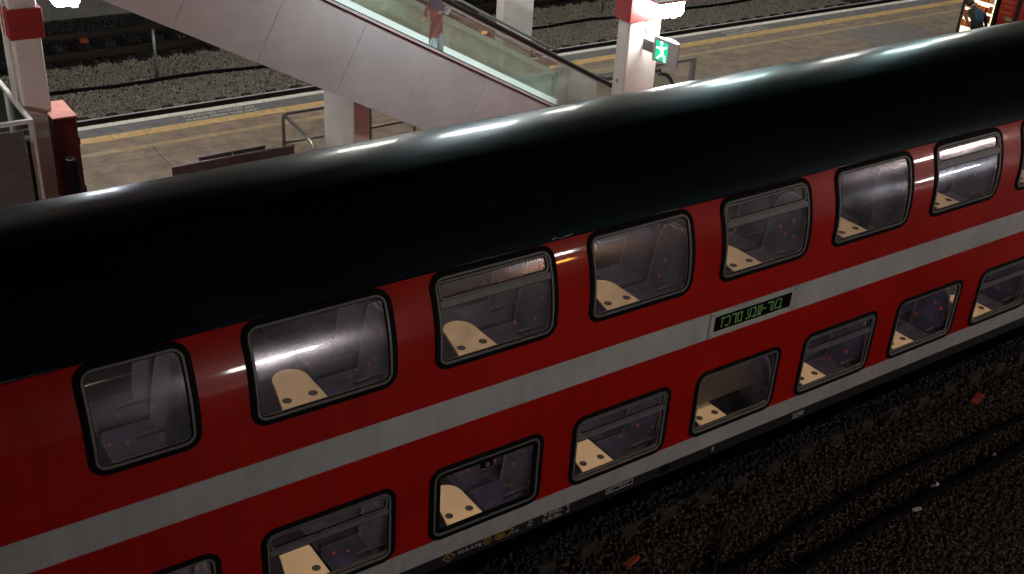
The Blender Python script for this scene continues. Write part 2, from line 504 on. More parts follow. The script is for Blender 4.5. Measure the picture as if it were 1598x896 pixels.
overlay(M['roof'], (0.5, 3.5, 2.0), (0.035, 0.034, 0.032), 0.52, 0.78, 0.5)
overlay(M['cladding'], (1.2, 1.2, 5.0), (0.36, 0.38, 0.38), 0.52, 0.85, 0.40)
overlay(M['tactile'], (9.0, 9.0, 9.0), (0.30, 0.225, 0.15), 0.55, 0.66, 0.75)
overlay(M['edge_white'], (8.0, 8.0, 8.0), (0.24, 0.22, 0.20), 0.54, 0.66, 0.75)
overlay(M['faded'], (6.0, 6.0, 6.0), (0.28, 0.21, 0.145), 0.45, 0.60, 0.85)
overlay(M['paving'], (0.9, 0.9, 0.9), (0.13, 0.10, 0.075), 0.55, 0.75, 0.6)
overlay(M['paving'], (14.0, 14.0, 14.0), (0.06, 0.05, 0.04), 0.68, 0.74, 0.7, 2.0)
overlay(M['column'], (5.0, 5.0, 1.0), (0.34, 0.28, 0.24), 0.55, 0.85, 0.5)
overlay(M['edge_dark'], (2.5, 2.5, 2.5), (0.26, 0.25, 0.235), 0.55, 0.75, 0.5)

# ------------------------------------------------------------------ text
def text_mesh(name, body, size, material, parent=None, origin=(0, 0, 0), ax=(1, 0, 0), ay=(0, 0, 1), off=0.0, align='LEFT', shear=0.0):
    cu = bpy.data.curves.new('txt', 'FONT')
    cu.body = body; cu.size = size; cu.align_x = align; cu.shear = shear
    cu.resolution_u = 3
    to = bpy.data.objects.new('txt', cu)
    COL.objects.link(to)
    bpy.context.view_layer.update()
    dg = bpy.context.evaluated_depsgraph_get()
    me = bpy.data.meshes.new_from_object(to.evaluated_get(dg))
    bpy.data.objects.remove(to); bpy.data.curves.remove(cu)
    ax = Vector(ax).normalized(); ay = Vector(ay).normalized(); n = ax.cross(ay)
    o3 = Vector(origin)+n*off
    for v in me.vertices:
        v.co = o3+ax*v.co.x+ay*v.co.y
    me.materials.clear(); me.materials.append(material)
    me.name = name
    return new_obj(name, me, parent)

# ------------------------------------------------------------------ stones
def icosa():
    t = (1+5**0.5)/2
    v = np.array([(-1, t, 0), (1, t, 0), (-1, -t, 0), (1, -t, 0), (0, -1, t), (0, 1, t), (0, -1, -t), (0, 1, -t), (t, 0, -1), (t, 0, 1), (-t, 0, -1), (-t, 0, 1)], float)
    v /= np.linalg.norm(v[0])
    f = np.array([(0, 11, 5), (0, 5, 1), (0, 1, 7), (0, 7, 10), (0, 10, 11), (1, 5, 9), (5, 11, 4), (11, 10, 2), (10, 7, 6), (7, 1, 8), (3, 9, 4), (3, 4, 2), (3, 2, 6), (3, 6, 8), (3, 8, 9), (4, 9, 5), (2, 4, 11), (6, 2, 10), (8, 6, 7), (9, 8, 1)])
    return v, f
def octa():
    v = np.array([(1, 0, 0), (-1, 0, 0), (0, 1, 0), (0, -1, 0), (0, 0, 1), (0, 0, -1)], float)
    f = np.array([(0, 2, 4), (2, 1, 4), (1, 3, 4), (3, 0, 4), (2, 0, 5), (1, 2, 5), (3, 1, 5), (0, 3, 5)])
    return v, f

def stones(name, pos, size, material, label, cat, base=icosa):
    n = len(pos)
    bv, bf = base()
    k = len(bv)
    sc = size[:, None]*rng.uniform(0.62, 1.35, (n, 3))
    sc[:, 2] *= 0.8
    vv = bv[None]*rng.uniform(0.72, 1.2, (n, k, 1))*sc[:, None, :]
    q = rng.normal(size=(n, 4)); q /= np.linalg.norm(q, axis=1)[:, None]
    w, x, y, z = q.T
    Rm = np.stack([np.stack([1-2*(y*y+z*z), 2*(x*y-z*w), 2*(x*z+y*w)], -1),
                   np.stack([2*(x*y+z*w), 1-2*(x*x+z*z), 2*(y*z-x*w)], -1),
                   np.stack([2*(x*z-y*w), 2*(y*z+x*w), 1-2*(x*x+y*y)], -1)], 1)
    vv = np.einsum('nij,nkj->nki', Rm, vv)+pos[:, None, :]
    ff = (bf[None]+(np.arange(n)*k)[:, None, None]).reshape(-1, 3)
    me = bpy.data.meshes.new(name)
    me.vertices.add(n*k); me.vertices.foreach_set('co', vv.reshape(-1).astype(np.float32))
    m = len(ff)
    me.loops.add(m*3); me.loops.foreach_set('vertex_index', ff.reshape(-1).astype(np.int32))
    me.polygons.add(m); me.polygons.foreach_set('loop_start', np.arange(0, m*3, 3, dtype=np.int32))
    me.update(calc_edges=True)
    at = me.attributes.new('tone', 'FLOAT', 'POINT')
    tone = np.clip(rng.beta(1.6, 2.2, n), 0, 1)
    at.data.foreach_set('value', np.repeat(tone, k).astype(np.float32))
    me.materials.append(material)
    o = new_obj(name, me)
    return tag(o, label, cat, kind='stuff')

def scatter(x0, x1, y0, y1, per_m2, z, zj=0.02, smin=0.018, smax=0.036):
    n = int((x1-x0)*(y1-y0)*per_m2)
    p = np.stack([rng.uniform(x0, x1, n), rng.uniform(y0, y1, n), np.full(n, z)+rng.uniform(-zj, zj, n)], 1)
    return p, rng.uniform(smin, smax, n)

# ================================================================== SETTING
g = G(); g.add([(-400, -400, -0.27), (600, -400, -0.27), (600, 600, -0.27), (-400, 600, -0.27)], [(0, 1, 2, 3)])
tag(g.build('ground', M['ground']), 'dark stony ground of the railway yard', kind='structure')

# platform between the tracks
PZ = 1.0
plat = G(); plat.box(-30, 70, 3.05, 12.47, -0.4, PZ)
platform = tag(plat.build('platform', M['paving']), 'tan concrete island platform beyond the coach', kind='structure')
def sheet(name, x0, x1, y0, y1, z, m, parent=None, kind=None):
    g = G(); g.add([(x0, y0, z), (x1, y0, z), (x1, y1, z), (x0, y1, z)], [(0, 1, 2, 3)])
    return g.build(name, m, parent)
sheet('edge_line', -30, 70, 12.30, 12.466, PZ+0.004, M['edge_white'], platform)
sheet('edge_band', -30, 70, 11.89, 12.30, PZ+0.004, M['edge_dark'], platform)
sheet('worn_line', -30, 70, 11.06, 11.20, PZ+0.004, M['faded'], platform)
# near edge of the same platform, beside the coach
sheet('edge_line', -30, 70, 3.06, 3.22, PZ+0.004, M['edge_white'], platform)
sheet('edge_band', -30, 70, 3.22, 3.62, PZ+0.004, M['edge_dark'], platform)
# joints in the paving
for xs in [-5.2, -2.1, 0.93, 4.0, 7.1, 10.2, 13.3, 16.2, 18.38, 20.78, 23.9, 27]:
    sheet('paving_joint', xs-0.008, xs+0.008, 3.7, 11.05, PZ+0.003, M['seam'], platform)
for ys in (6.0, 9.35, 10.62):
    sheet('paving_joint', -30, 70, ys-0.007, ys+0.007, PZ+0.0025, M['seam'], platform)
sheet('service_cover', 18.42, 20.74, 10.66, 11.04, PZ+0.006, M['paving2'], platform)
sheet('service_cover', 18.42, 20.74, 9.40, 10.58, PZ+0.006, M['paving2'], platform)
# ribbed yellow tiles
tg = G()
tg.box(-0.146, 0.146, -0.128, 0.128, 0.0, 0.008)
for i in range(6):
    xx = -0.12+i*0.048
    tg.box(xx-0.012, xx+0.012, -0.12, 0.12, 0.009, 0.015)
t0 = tg.build('tactile_tile', M['tactile'], platform)
t0.location = (-3.0, 11.755, PZ)
for i in range(1, 99):
    t = t0.copy(); COL.objects.link(t); t.parent = platform
    t.location = (-3.0+0.3*i, 11.755, PZ+random.uniform(0, 0.002))
# warning lettering on the edge band
HEB = 'נא להיזהר מהמרווח'[::-1]
for x0 in (1.88, 12.2, 15.5):
    text_mesh('warning_lettering', HEB, 0.17, M['white_print'], platform, (x0, 12.115, PZ+0.009), (1, -0.0, 0), (0, 1, 0))
    text_mesh('warning_lettering', 'PLEASE MIND THE GAP', 0.135, M['white_print'], platform, (x0, 11.95, PZ+0.009), (1, 0, 0), (0, 1, 0))

# tracks
def track(name, label, y0, y1, x0, x1, sl_x, sl_half, cy, ztop=0.0, slz=-0.16):
    e = empty(name, (0, 0, 0)); tag(e, label, kind='structure')
    for yr in (y0, y1):
        g = G()
        g.prism([(yr-0.075, ztop-0.172), (yr+0.075, ztop-0.172), (yr+0.075, ztop-0.15), (yr+0.012, ztop-0.13), (yr+0.012, ztop-0.045),
                 (yr+0.036, ztop-0.032), (yr+0.036, ztop-0.003), (yr-0.036, ztop-0.003), (yr-0.036, ztop-0.032), (yr-0.012, ztop-0.045), (yr-0.012, ztop-0.13), (yr-0.075, ztop-0.15)], 'x', x0, x1)
        g.build('rail', M['rail'], e)
        g = G(); g.box(x0, x1, yr-0.033, yr+0.033, ztop-0.0028, ztop)
        g.build('rail_head', M['railtop'] if sl_half > 0 else M['rail'], e)
    sg = G()
    hl = abs(sl_half)
    sg.prism([(-0.14, -0.1), (0.14, -0.1), (0.115, 0.075), (-0.115, 0.075)], 'y', -hl, hl)
    s0 = sg.build('sleeper', M['sleeper'] if sl_half > 0 else M['rail'], e, bevel=0.012)
    s0.location = (sl_x[0], cy, slz)
    for xs in sl_x[1:]:
        s = s0.copy(); COL.objects.link(s); s.parent = e
        s.location = (xs, cy, slz+random.uniform(-0.012, 0.012))
    return e
track('coach_track', 'railway track under the red coach', 0.64, 2.14, -12, 26, [2.73-0.6*6+0.6*i for i in range(26)], 1.37, 1.39)
track('platform_track', 'railway track beside the far platform edge', 13.89, 15.39, -12, 45, [-2+0.6*i for i in range(62)], 1.3, 14.64, slz=-0.2)
track('yard_track', 'dark far track in oily ballast', 19.85, 21.4, -12, 45, [-2+0.6*i for i in range(62)], -1.3, 20.62, ztop=0.02, slz=-0.22)

# ballast
p1 = scatter(0.2, 12.5, -3.1, 0.25, 820, -0.235, 0.03, 0.016, 0.031)
p1b = scatter(12.5, 17, -2.0, 0.62, 200, -0.235, 0.03, 0.022, 0.04)
stones('near_ballast', np.concatenate([p1[0], p1b[0]]), np.concatenate([p1[1], p1b[1]]), M['stone_near'], 'brown ballast stones in front of the coach', 'ballast')
p2 = scatter(-1.5, 25, 15.46, 19.5, 720, -0.225, 0.03, 0.018, 0.032)
stones('far_ballast', p2[0], p2[1], M['stone_far'], 'tan ballast stones beyond the platform edge', 'ballast', octa)
p3 = scatter(0.5, 24, 19.5, 23.3, 240, -0.225, 0.035, 0.022, 0.05)
stones('yard_ballast', p3[0], p3[1], M['stone_dark'], 'dark oily ballast around the far track', 'ballast', octa)

p4 = scatter(-1.0, 14, 0.06, 0.75, 1000, -0.105, 0.035, 0.022, 0.038)  # dark tone stands for oil and for shade under the coach
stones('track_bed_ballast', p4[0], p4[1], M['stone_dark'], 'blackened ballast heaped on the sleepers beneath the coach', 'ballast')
# retaining wall far behind
g = G(); g.box(-20, 60, 23.6, 24.0, -0.4, 0.65); g.box(-20, 60, 23.5, 24.1, 0.652, 0.78)
wall = empty('retaining_wall', (0, 23.6, -0.27)); tag(wall, 'low grey concrete wall behind the far track', 'wall')
w = g.build('wall_body', M['concrete'], wall); w.location = (0, -23.6, 0.27)

# ================================================================== COACH
coach = empty('railway_coach', (4.4, 1.39, 0.0))
tag(coach, 'red double-deck railway coach with black roof and pale grey stripe', 'railway coach')
CINV = Matrix.Translation((-4.4, -1.39, 0))
def part(o):
    """bring a part modelled in world coordinates under the coach"""
    o.data.transform(CINV) if o.users_collection and o.data.users == 1 else None
    o.parent = coach
    return o
YC, AY, ZC, BZ = 1.39, 1.39, 3.2, 1.41
UT = 3.2+1.4*math.pi      # u at the far side where the roof ends
def P(u):
    if u <= 3.2: return (0.0, u)
    if u >= UT: return (2*YC, 3.2-(u-UT))
    th = (u-3.2)/1.4
    return (YC-AY*math.cos(th), ZC+BZ*math.sin(th))
def N(u):
    if u <= 3.2: return (-1.0, 0.0)
    if u >= UT: return (1.0, 0.0)
    th = (u-3.2)/1.4
    y, z = -math.cos(th)/AY, math.sin(th)/BZ
    l = math.hypot(y, z)
    return (y/l, z/l)
def S(x, u, h=0.0):
    y, z = P(u); ny, nz = N(u)
    return (x, y+ny*h, z+nz*h)

CX0, CX1 = -9.0, 17.8
UPPER = [(-3.065, -2.262, 0)] + [(0.02+1.762*k, 0.02+1.762*k+1.276, k) for k in range(-1, 6)]
UPPER[0] = (-3.065, -2.262, None)
LOWER = [(1.7325*k, 1.7325*k+1.26, k) for k in range(-2, 6)]
UU0, UU1 = 3.035, 3.887
LU0, LU1 = 1.0, 1.803
FI = 0.027   # frame width
holes = [(a+FI, b-FI, UU0+FI, UU1-FI) for a, b, k in UPPER] + [(a+FI, b-FI, LU0+FI, LU1-FI) for a, b, k in LOWER]

def wall_piece(name, u0, u1, material, x0=CX0, x1=CX1, du=None):
    xs = {x0, x1}
    us = {u0, u1}
    for a, b, c, d in holes:
        if d > u0 and c < u1:
            xs |= {a, b}; us |= {max(c, u0), min(d, u1)}
    uu = 3.2
    while uu < min(u1, UT):
        if uu > u0: us.add(uu)
        uu += 0.05
    if u0 < UT < u1: us.add(UT)
    xx = x0
    while xx < x1: xs.add(round(xx, 4)); xx += 1.0
    xs = sorted(xs); us = sorted(us)
    idx = {}; vs = []; fs = []; nn = []
    def vid(i, j):
        if (i, j) not in idx:
            idx[(i, j)] = len(vs); vs.append(S(xs[i], us[j]))
            n = N(us[j]); nn.append((0, n[0], n[1]))
        return idx[(i, j)]
    for i in range(len(xs)-1):
        for j in range(len(us)-1):
            cx = (xs[i]+xs[i+1])/2; cu = (us[j]+us[j+1])/2
            if any(a < cx < b and c < cu < d for a, b, c, d in holes): continue
            fs.append((vid(i, j), vid(i+1, j), vid(i+1, j+1), vid(i, j+1)))
    me = bpy.data.meshes.new(name)
    me.from_pydata(vs, [], fs)
    me.materials.append(material)
    me.polygons.foreach_set('use_smooth', [True]*len(me.polygons))
    me.normals_split_custom_set_from_vertices(nn)
    return part(new_obj(name, me))

U_SILL0, U_SILL1, U_STR0, U_STR1, U_ROOF = 0.715, 0.953, 2.293, 2.631, 3.948
wall_piece('sill_stripe', U_SILL0, U_SILL1, M['sill'])
wall_piece('lower_side_panel', U_SILL1, U_STR0, M['red'])
wall_piece('middle_stripe', U_STR0, U_STR1, M['cream'])
wall_piece('upper_side_panel', U_STR1, U_ROOF, M['red'])
wall_piece('roof', U_ROOF, UT-0.6, M['roof'])
wall_piece('far_side_panel', UT-0.6, UT+2.5, M['red'])
# thin gutter bead where roof and side meet, with a lamp glint built as pale flecks
g = G(); g.tube([S(x, U_ROOF, 0.004) for x in (CX0, CX1)], 0.007, 6); part(g.build('gutter_bead', M['roof'], smooth=True))
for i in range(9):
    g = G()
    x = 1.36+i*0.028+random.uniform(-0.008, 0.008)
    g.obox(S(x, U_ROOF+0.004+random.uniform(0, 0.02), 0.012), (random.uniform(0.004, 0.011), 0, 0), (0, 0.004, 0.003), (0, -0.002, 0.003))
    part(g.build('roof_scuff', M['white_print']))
# skirt and underframe, ends
g = G(); g.box(CX0, CX1, 0.004, 0.05, 0.56, U_SILL0-0.002); part(g.build('skirt', M['skirt']))
g = G(); g.box(CX0, CX1, 0.14, 2.64, 0.2, 0.30); g.box(CX0, CX1, 0.14, 0.2, 0.301, 0.56)
for xx in range(-8, 17, 3):
    g.box(xx, xx+1.6, 0.10, 0.139, 0.26, 0.52)
part(g.build('underframe', M['under']))
for xe in (CX0, CX1):
    g = G()
    ring = [P(u) for u in np.linspace(0.56, UT+2.6, 40)]
    g.prism(ring, 'x', xe-0.02, xe+0.02)
    part(g.build('end_wall', M['red']))

# faint panel joints in the side
for xj in (-4.1, 10.4):
    g = G()
    uu = [0.96+0.05*i for i in range(60) if 0.96+0.05*i < U_ROOF]
    vs = []
    for u in uu: vs += [S(xj-0.003, u, 0.0015), S(xj+0.003, u, 0.0015)]
    g.add(vs, [(2*i, 2*i+1, 2*i+3, 2*i+2) for i in range(len(uu)-1)])
    part(g.build('panel_seam', M['red']))

def ring_mesh(name, x0, x1, u0, u1, r, prof, material, seg=6, sub=10):
    loops = []
    for off, h in prof:
        loops.append([S(x, u, h) for x, u in rrect(x0-off, x1+off, u0-off, u1+off, max(r+off, 0.005), seg, sub)])
    n = len(loops[0])
    vs = [p for L in loops for p in L]
    fs = []
    for k in range(len(loops)-1):
        for i in range(n):
            j = (i+1) % n
            fs.append((k*n+i, k*n+j, (k+1)*n+j, (k+1)*n+i))
    g = G(); g.add(vs, fs)
    return g.build(name, material, smooth=True, auto=50)

def pane_mesh(name, x0, x1, u0, u1, h, material, nu=10):
    us = np.linspace(u0, u1, nu+1); xs = [x0, x1]
    vs = []; fs = []; nn = []
    for u in us:
        for x in xs:
            vs.append(S(x, u, h)); n = N(u); nn.append((0, n[0], n[1]))
    for j in range(nu):
        fs.append((2*j, 2*j+1, 2*j+3, 2*j+2))
    me = bpy.data.meshes.new(name)
    me.from_pydata(vs, [], fs); me.materials.append(material)
    me.polygons.foreach_set('use_smooth', [True]*nu)
    me.normals_split_custom_set_from_vertices(nn)
    return new_obj(name, me)

def bar_mesh(name, x0, x1, u0, u1, h0, h1, material):
    us = np.linspace(u0, u1, 4)
    g = G(); vs = []
    for u in us:
        vs += [S(x0, u, h0), S(x0, u, h1), S(x1, u, h1), S(x1, u, h0)]
    fs = []
    for j in range(3):
        b = 4*j
        fs += [(b+1, b+2, b+6, b+5), (b, b+1, b+5, b+4), (b+2, b+3, b+7, b+6), (b+3, b, b+4, b+7)]
    fs += [(0, 3, 2, 1), (12, 13, 14, 15)]
    g.add(vs, fs)
    return g.build(name, material)

def window(a, b, u0, u1, style, gm='glass'):
    w = empty('window', (0, 0, 0)); w.parent = coach
    w.matrix_parent_inverse = Matrix.Identity(4)
    def sub(o, par=w):
        o.data.transform(CINV); o.parent = par; return o
    rad = 0.10
    sub(ring_mesh('gasket', a, b, u0, u1, rad, [(0.052, -0.004), (0.050, 0.010), (0.035, 0.016), (0.006, 0.016), (-0.001, 0.006), (-0.001, -0.01)], M['rubber']))
    sub(ring_mesh('frame', a, b, u0, u1, rad, [(-0.0015, 0.003), (-0.003, 0.012), (-0.022, 0.012), (-0.026, 0.004), (-0.026, -0.03)], M['frame']))
    ia, ib, i0, i1 = a+FI-0.002, b-FI+0.002, u0+FI-0.002, u1-FI+0.002
    sub(ring_mesh('inner_seal', ia, ib, i0, i1, rad-FI, [(0.0, 0.0), (-0.007, 0.0), (-0.009, -0.012)], M['rubber']))
    sub(pane_mesh('pane', ia-0.02, ib+0.02, i0-0.02, i1+0.02, -0.012, M[gm]))
    if style == 'vent':
        ut = u1-(u1-u0)*0.325
        sub(bar_mesh('transom', ia+0.006, ib-0.006, ut, ut+0.062, -0.008, 0.010, M['frame']))
        sub(bar_mesh('seal_line', ia+0.006, ib-0.006, ut-0.007, ut-0.001, -0.008, 0.011, M['rubber']))
        sub(ring_mesh('vent_frame', ia+0.012, ib-0.012, ut+0.066, i1-0.012, 0.05, [(0.0, -0.01), (0.0, 0.006), (-0.018, 0.006), (-0.018, -0.011)], M['frame']))
        sub(ring_mesh('vent_seal', ia+0.032, ib-0.032, ut+0.086, i1-0.032, 0.035, [(0.0, -0.004), (0.0, 0.0), (-0.006, 0.0), (-0.006, -0.011)], M['rubber']))
    if style == 'escape':
        sub(ring_mesh('black_border', ia, ib, i0, i1, rad-FI, [(0.0, -0.002), (-0.055, -0.002), (-0.055, -0.011)], M['rubber']))
        xm = 0.615
        sub(bar_mesh('release_tab', xm-0.075, xm+0.075, i1-0.125, i1-0.05, -0.010, 0.002, M['rubber']))
        g = G()
        c = Vector(S(xm, i1-0.085, 0.006))
        g.tube([c+Vector((0.018*math.cos(k*math.pi/8), 0, 0.018*math.sin(k*math.pi/8))) for k in range(16)], 0.004, 5, closed=True)
        sub(g.build('release_ring', M['white_print'], smooth=True))
    return w

ustyles = {None: 'plain', -1: 'plain', 0: 'vent', 1: 'plain', 2: 'vent', 3: 'plain', 4: 'vent', 5: 'plain'}
for a, b, k in UPPER: window(a, b, UU0, UU1, ustyles[k], 'glass_up')
lstyles = {-2: 'plain', -1: 'vent', 0: 'escape', 1: 'vent', 2: 'plain', 3: 'vent', 4: 'plain', 5: 'vent'}
for a, b, k in LOWER: window(a, b, LU0, LU1, lstyles[k])

# destination display
disp = empty('destination_display'); disp.parent = coach
def sub_of(o, par):
    o.data.transform(CINV); o.parent = par; return o
DX0, DX1 = 3.478, 4.826
g = G(); g.box(DX0, DX1, -0.007, 0.0, 2.297, 2.627); sub_of(g.build('cover_plate', M['cream'], bevel=0.003), disp)
for xx in (DX0-0.004, DX1+0.004):
    g = G(); g.box(xx-0.003, xx+0.003, -0.004, 0.0, 2.297, 2.627); sub_of(g.build('plate_joint', M['screw']), disp)
g = G(); g.box(3.545, 4.745, -0.010, -0.0072, 2.375, 2.562); sub_of(g.build('screen', M['led_black']), disp)
for xx in (DX0+0.035, DX1-0.035):
    for zz in (2.335, 2.592):
        g = G(); g.cyl((xx, -0.010, zz), 'y', 0.009, 0.004, 8); sub_of(g.build('screw', M['screw']), disp)
GLY = {
 'z': ['####', '..#.', '.#..', '.#..', '.#..', '.#..', '.#..'],
 'k': ['####.', '....#', '....#', '....#', '....#', '....#', '####.'],
 'r': ['#####', '....#', '....#', '....#', '....#', '....#', '....#'],
 'm': ['#.###', '##..#', '#...#', '#...#', '#...#', '#...#', '#.###'],
 'e': ['.#..#', '.#..#', '.#..#', '.#..#', '..#.#', '...##', '####.'],
 'b': ['####.', '...#.', '...#.', '...#.', '...#.', '...#.', '#####'],
 's': ['#.#.#', '#.#.#', '#.#.#', '#.#.#', '#.#.#', '#.##.', '####.'],
 '-': ['...', '...', '...', '###', '...', '...', '...'],
 'a': ['#..#', '#..#', '.#.#', '.##.', '#.#.', '#..#', '#..#'],
 ' ': ['..']*7}
g = G()
px = 3.635; d = 0.0151; dv = 0.0190
for ch in 'zkrm ebs-rab':
    rows = GLY[ch]
    for j, row in enumerate(rows):
        for i, c in enumerate(row):
            if c == '#':
                x = px+i*d; z = 2.534-j*dv
                g.add([(x, -0.0108, z-dv*0.86), (x+d*0.86, -0.0108, z-dv*0.86), (x+d*0.86, -0.0108, z), (x, -0.0108, z)], [(0, 1, 2, 3)])
    px += (len(rows[0])+1)*d
    if g.v: sub_of(g.build('led_letter', M['led']), disp)
    g = G()


# lettering on the skirt and sill
def skirt_text(body, x, z, size, m='white_print', y=0.0015, shear=0.0):
    o = text_mesh('skirt_lettering', body, size, M[m], None, (x, y, z), (1, 0, 0), (0, 0, 1), 0.0, shear=shear)
    return part(o)
YS = 0.0015
skirt_text('KE-R-A-Mg', 0.315, 0.640, 0.062)
skirt_text('R', 0.185, 0.635, 0.055, 'yellow_print')
skirt_text('D', 0.655, 0.650, 0.055, 'yellow_print')
skirt_text('epa', 0.795, 0.648, 0.075, 'yellow_print')
skirt_text('R', 0.985, 0.672, 0.040); skirt_text('E+Mg', 0.985, 0.625, 0.040)
skirt_text('83t', 1.20, 0.672, 0.040); skirt_text('120t', 1.18, 0.625, 0.040)
skirt_text('20.00m', 1.46, 0.663, 0.062); skirt_text('26.80m', 1.46, 0.595, 0.062)
skirt_text('REV', 2.28, 0.640, 0.05); skirt_text('ALX 2', 2.45, 0.640, 0.05)
skirt_text('8', 3.86, 0.615, 0.09)
skirt_text('2298', 5.235, 0.600, 0.105)
def outline(pts, w=0.006, m='white_print', name='skirt_marking'):
    g = G()
    n = len(pts)
    for i in range(n):
        a = Vector((pts[i][0], 0, pts[i][1])); b = Vector((pts[(i+1) % n][0], 0, pts[(i+1) % n][1]))
        t = (b-a); L = t.length/2; t.normalize(); q = Vector((-t.z, 0, t.x))
        c = (a+b)/2; c.y = 0.0008
        g.obox(c, t*(L+w/2), Vector((0, 0.0012+0.0003*i/n, 0)), q*w/2)
    return part(g.build(name, M[m]))
outline([(0.205, 0.60), (0.275, 0.655), (0.205, 0.71), (0.135, 0.655)], m='yellow_print')
outline([(0.675+0.047*math.cos(k*math.pi/8), 0.668+0.044*math.sin(k*math.pi/8)) for k in range(16)], m='yellow_print')
outline(rrect(0.78, 0.97, 0.625, 0.71, 0.02, 3), m='yellow_print')
outline([(2.26, 0.628), (2.64, 0.628), (2.64, 0.69), (2.26, 0.69)])
outline([(1.40, 0.690), (1.43, 0.704), (1.43, 0.676)], 0.005); outline([(1.745, 0.690), (1.715, 0.704), (1.715, 0.676)], 0.005)
outline([(1.40, 0.605), (1.40, 0.650), (1.44, 0.605)], 0.005); outline([(1.745, 0.605), (1.745, 0.650), (1.705, 0.605)], 0.005)
g = G()
for k in range(7): g.box(3.05+0.022*k, 3.062+0.022*k, 0.0, 0.003, 0.60, 0.70)
part(g.build('vent_grille', M['rubber']))

# ---- coach interior
for nm, z0, z1, m in (('upper_floor', 2.36, 2.42, 'carpet'), ('lower_floor', 0.36, 0.42, 'carpet')):
    g = G(); g.box(CX0+0.05, CX1-0.05, 0.05 if z0 > 1 else 0.2, 2.73, z0, z1); part(g.build(nm, M[m]))
g = G(); g.box(CX0+0.05, CX1-0.05, 0.05, 2.73, 2.28, 2.30); part(g.build('lower_ceiling', M['lining']))
# lining of the near wall below and between windows (inside face)
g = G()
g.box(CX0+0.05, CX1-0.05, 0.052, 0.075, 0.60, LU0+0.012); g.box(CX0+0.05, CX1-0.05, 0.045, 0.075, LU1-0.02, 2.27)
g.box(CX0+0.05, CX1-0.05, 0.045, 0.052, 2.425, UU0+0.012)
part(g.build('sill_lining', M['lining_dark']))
g = G(); g.box(CX0+0.05, CX1-0.05, 2.69, 2.73, 0.425, 2.27); g.box(CX0+0.05, CX1-0.05, 2.66, 2.70, 2.425, 3.4)
part(g.build('far_wall_lining', M['lining']))
# curved ceiling lining of the upper deck
g = G(); us = np.linspace(U_ROOF, UT-0.15, 26); vs = []
for u in us: vs += [S(CX0+0.05, u, -0.06), S(CX1-0.05, u, -0.06)]
g.add(vs, [(2*i, 2*i+2, 2*i+3, 2*i+1) for i in range(25)])
part(g.build('ceiling_lining', M['lining'], smooth=True))
# window pillars, inside lining
for lst, u0, u1 in ((UPPER, UU0, UU1), (LOWER, LU0, LU1)):
    ed = [(lst[i][1], lst[i+1][0]) for i in range(len(lst)-1)]+[(lst[-1][1], lst[-1][1]+1.5), (lst[0][0]-1.5, lst[0][0])]
    for xa, xb in ed:
        g = G(); us = np.linspace(u0-0.05, u1+0.06, 10); vs = []
        for u in us: vs += [S(xa+0.012, u, -0.05), S(xb-0.012, u, -0.05)]
        g.add(vs, [(2*i, 2*i+2, 2*i+3, 2*i+1) for i in range(9)])
        vs = []
        for xx in (xa+0.012, xb-0.012):
            vs = []
            for u in us: vs += [S(xx, u, -0.004), S(xx, u, -0.05)]
            g.add(vs, [(2*i, 2*i+1, 2*i+3, 2*i+2) for i in range(9)])
        part(g.build('pillar_lining', M['lining_dark'], smooth=False))
# strip lights
for yy, zz in ((0.75, 4.36), (2.03, 4.36)):
    g = G(); g.box(-7, 14, yy-0.05, yy+0.05, zz, zz+0.03); part(g.build('ceiling_light', M['strip']))
for yy in (0.24, 2.1):
    g = G(); g.box(-7, 14, yy-0.05, yy+0.05, 2.255, 2.275); part(g.build('ceiling_light', M['strip']))

# tables
tp = []
wdt = 0.205
tp = [(-0.21, 0.0), (0.21, 0.0), (0.207, 0.40)]+[(0.045+0.162*math.cos(R_(a)), 0.40+0.178*math.sin(R_(a))) for a in range(12, 180, 12)]+[(-0.117, 0.40)]
def make_table():
    g = G(); g.prism(tp, 'z', -0.028, 0.0)
    t = g.build('table', M['table'], bevel=0.004)
    t2 = [(x*1.025, y*1.012-0.003) for x, y in tp]
    g = G(); g.prism(t2, 'z', -0.022, -0.010); g.build('edge_band', M['tedge'], t)
    for sx in (-1, 1):
        g = G(); g.cyl((sx*0.122, 0.115, 0.0008), 'z', 0.043, 0.0012, 20); g.build('cup_holder', M['cup'], t)
    g = G(); g.box(-0.2, 0.2, 0.0, 0.02, -0.2, -0.03); g.build('bracket', M['lining_dark'], t)
    return t
tab0 = make_table()
# seat (faces +X, origin on the floor at its centre)
def seat_back_mesh(name):
    rows = []
    prof = [(0.40, 0.215, 0.06), (0.55, 0.225, 0.068), (0.75, 0.228, 0.07), (0.92, 0.222, 0.065), (1.04, 0.205, 0.06), (1.13, 0.165, 0.05), (1.18, 0.10, 0.03)]
    vs = []; fs = []; n = 16
    for z, hw, ht in prof:
        lean = -0.16*(z-0.4)
        for k in range(n):
            a = 2*math.pi*k/n
            c, s = math.cos(a), math.sin(a)
            ex = abs(c)**0.6*math.copysign(1, c); ey = abs(s)**0.5*math.copysign(1, s)
            dish = 0.018*(1-(ey**2)) if c > 0 else 0
            vs.append((-0.20+lean+ht*ex-dish, hw*ey, z))
    for i in range(len(prof)-1):
        for k in range(n):
            fs.append((i*n+k, i*n+(k+1) % n, (i+1)*n+(k+1) % n, (i+1)*n+k))
    fs.append(tuple(range(n))[::-1]); fs.append(tuple(range((len(prof)-1)*n, len(prof)*n)))
    g = G(); g.add(vs, fs); return g
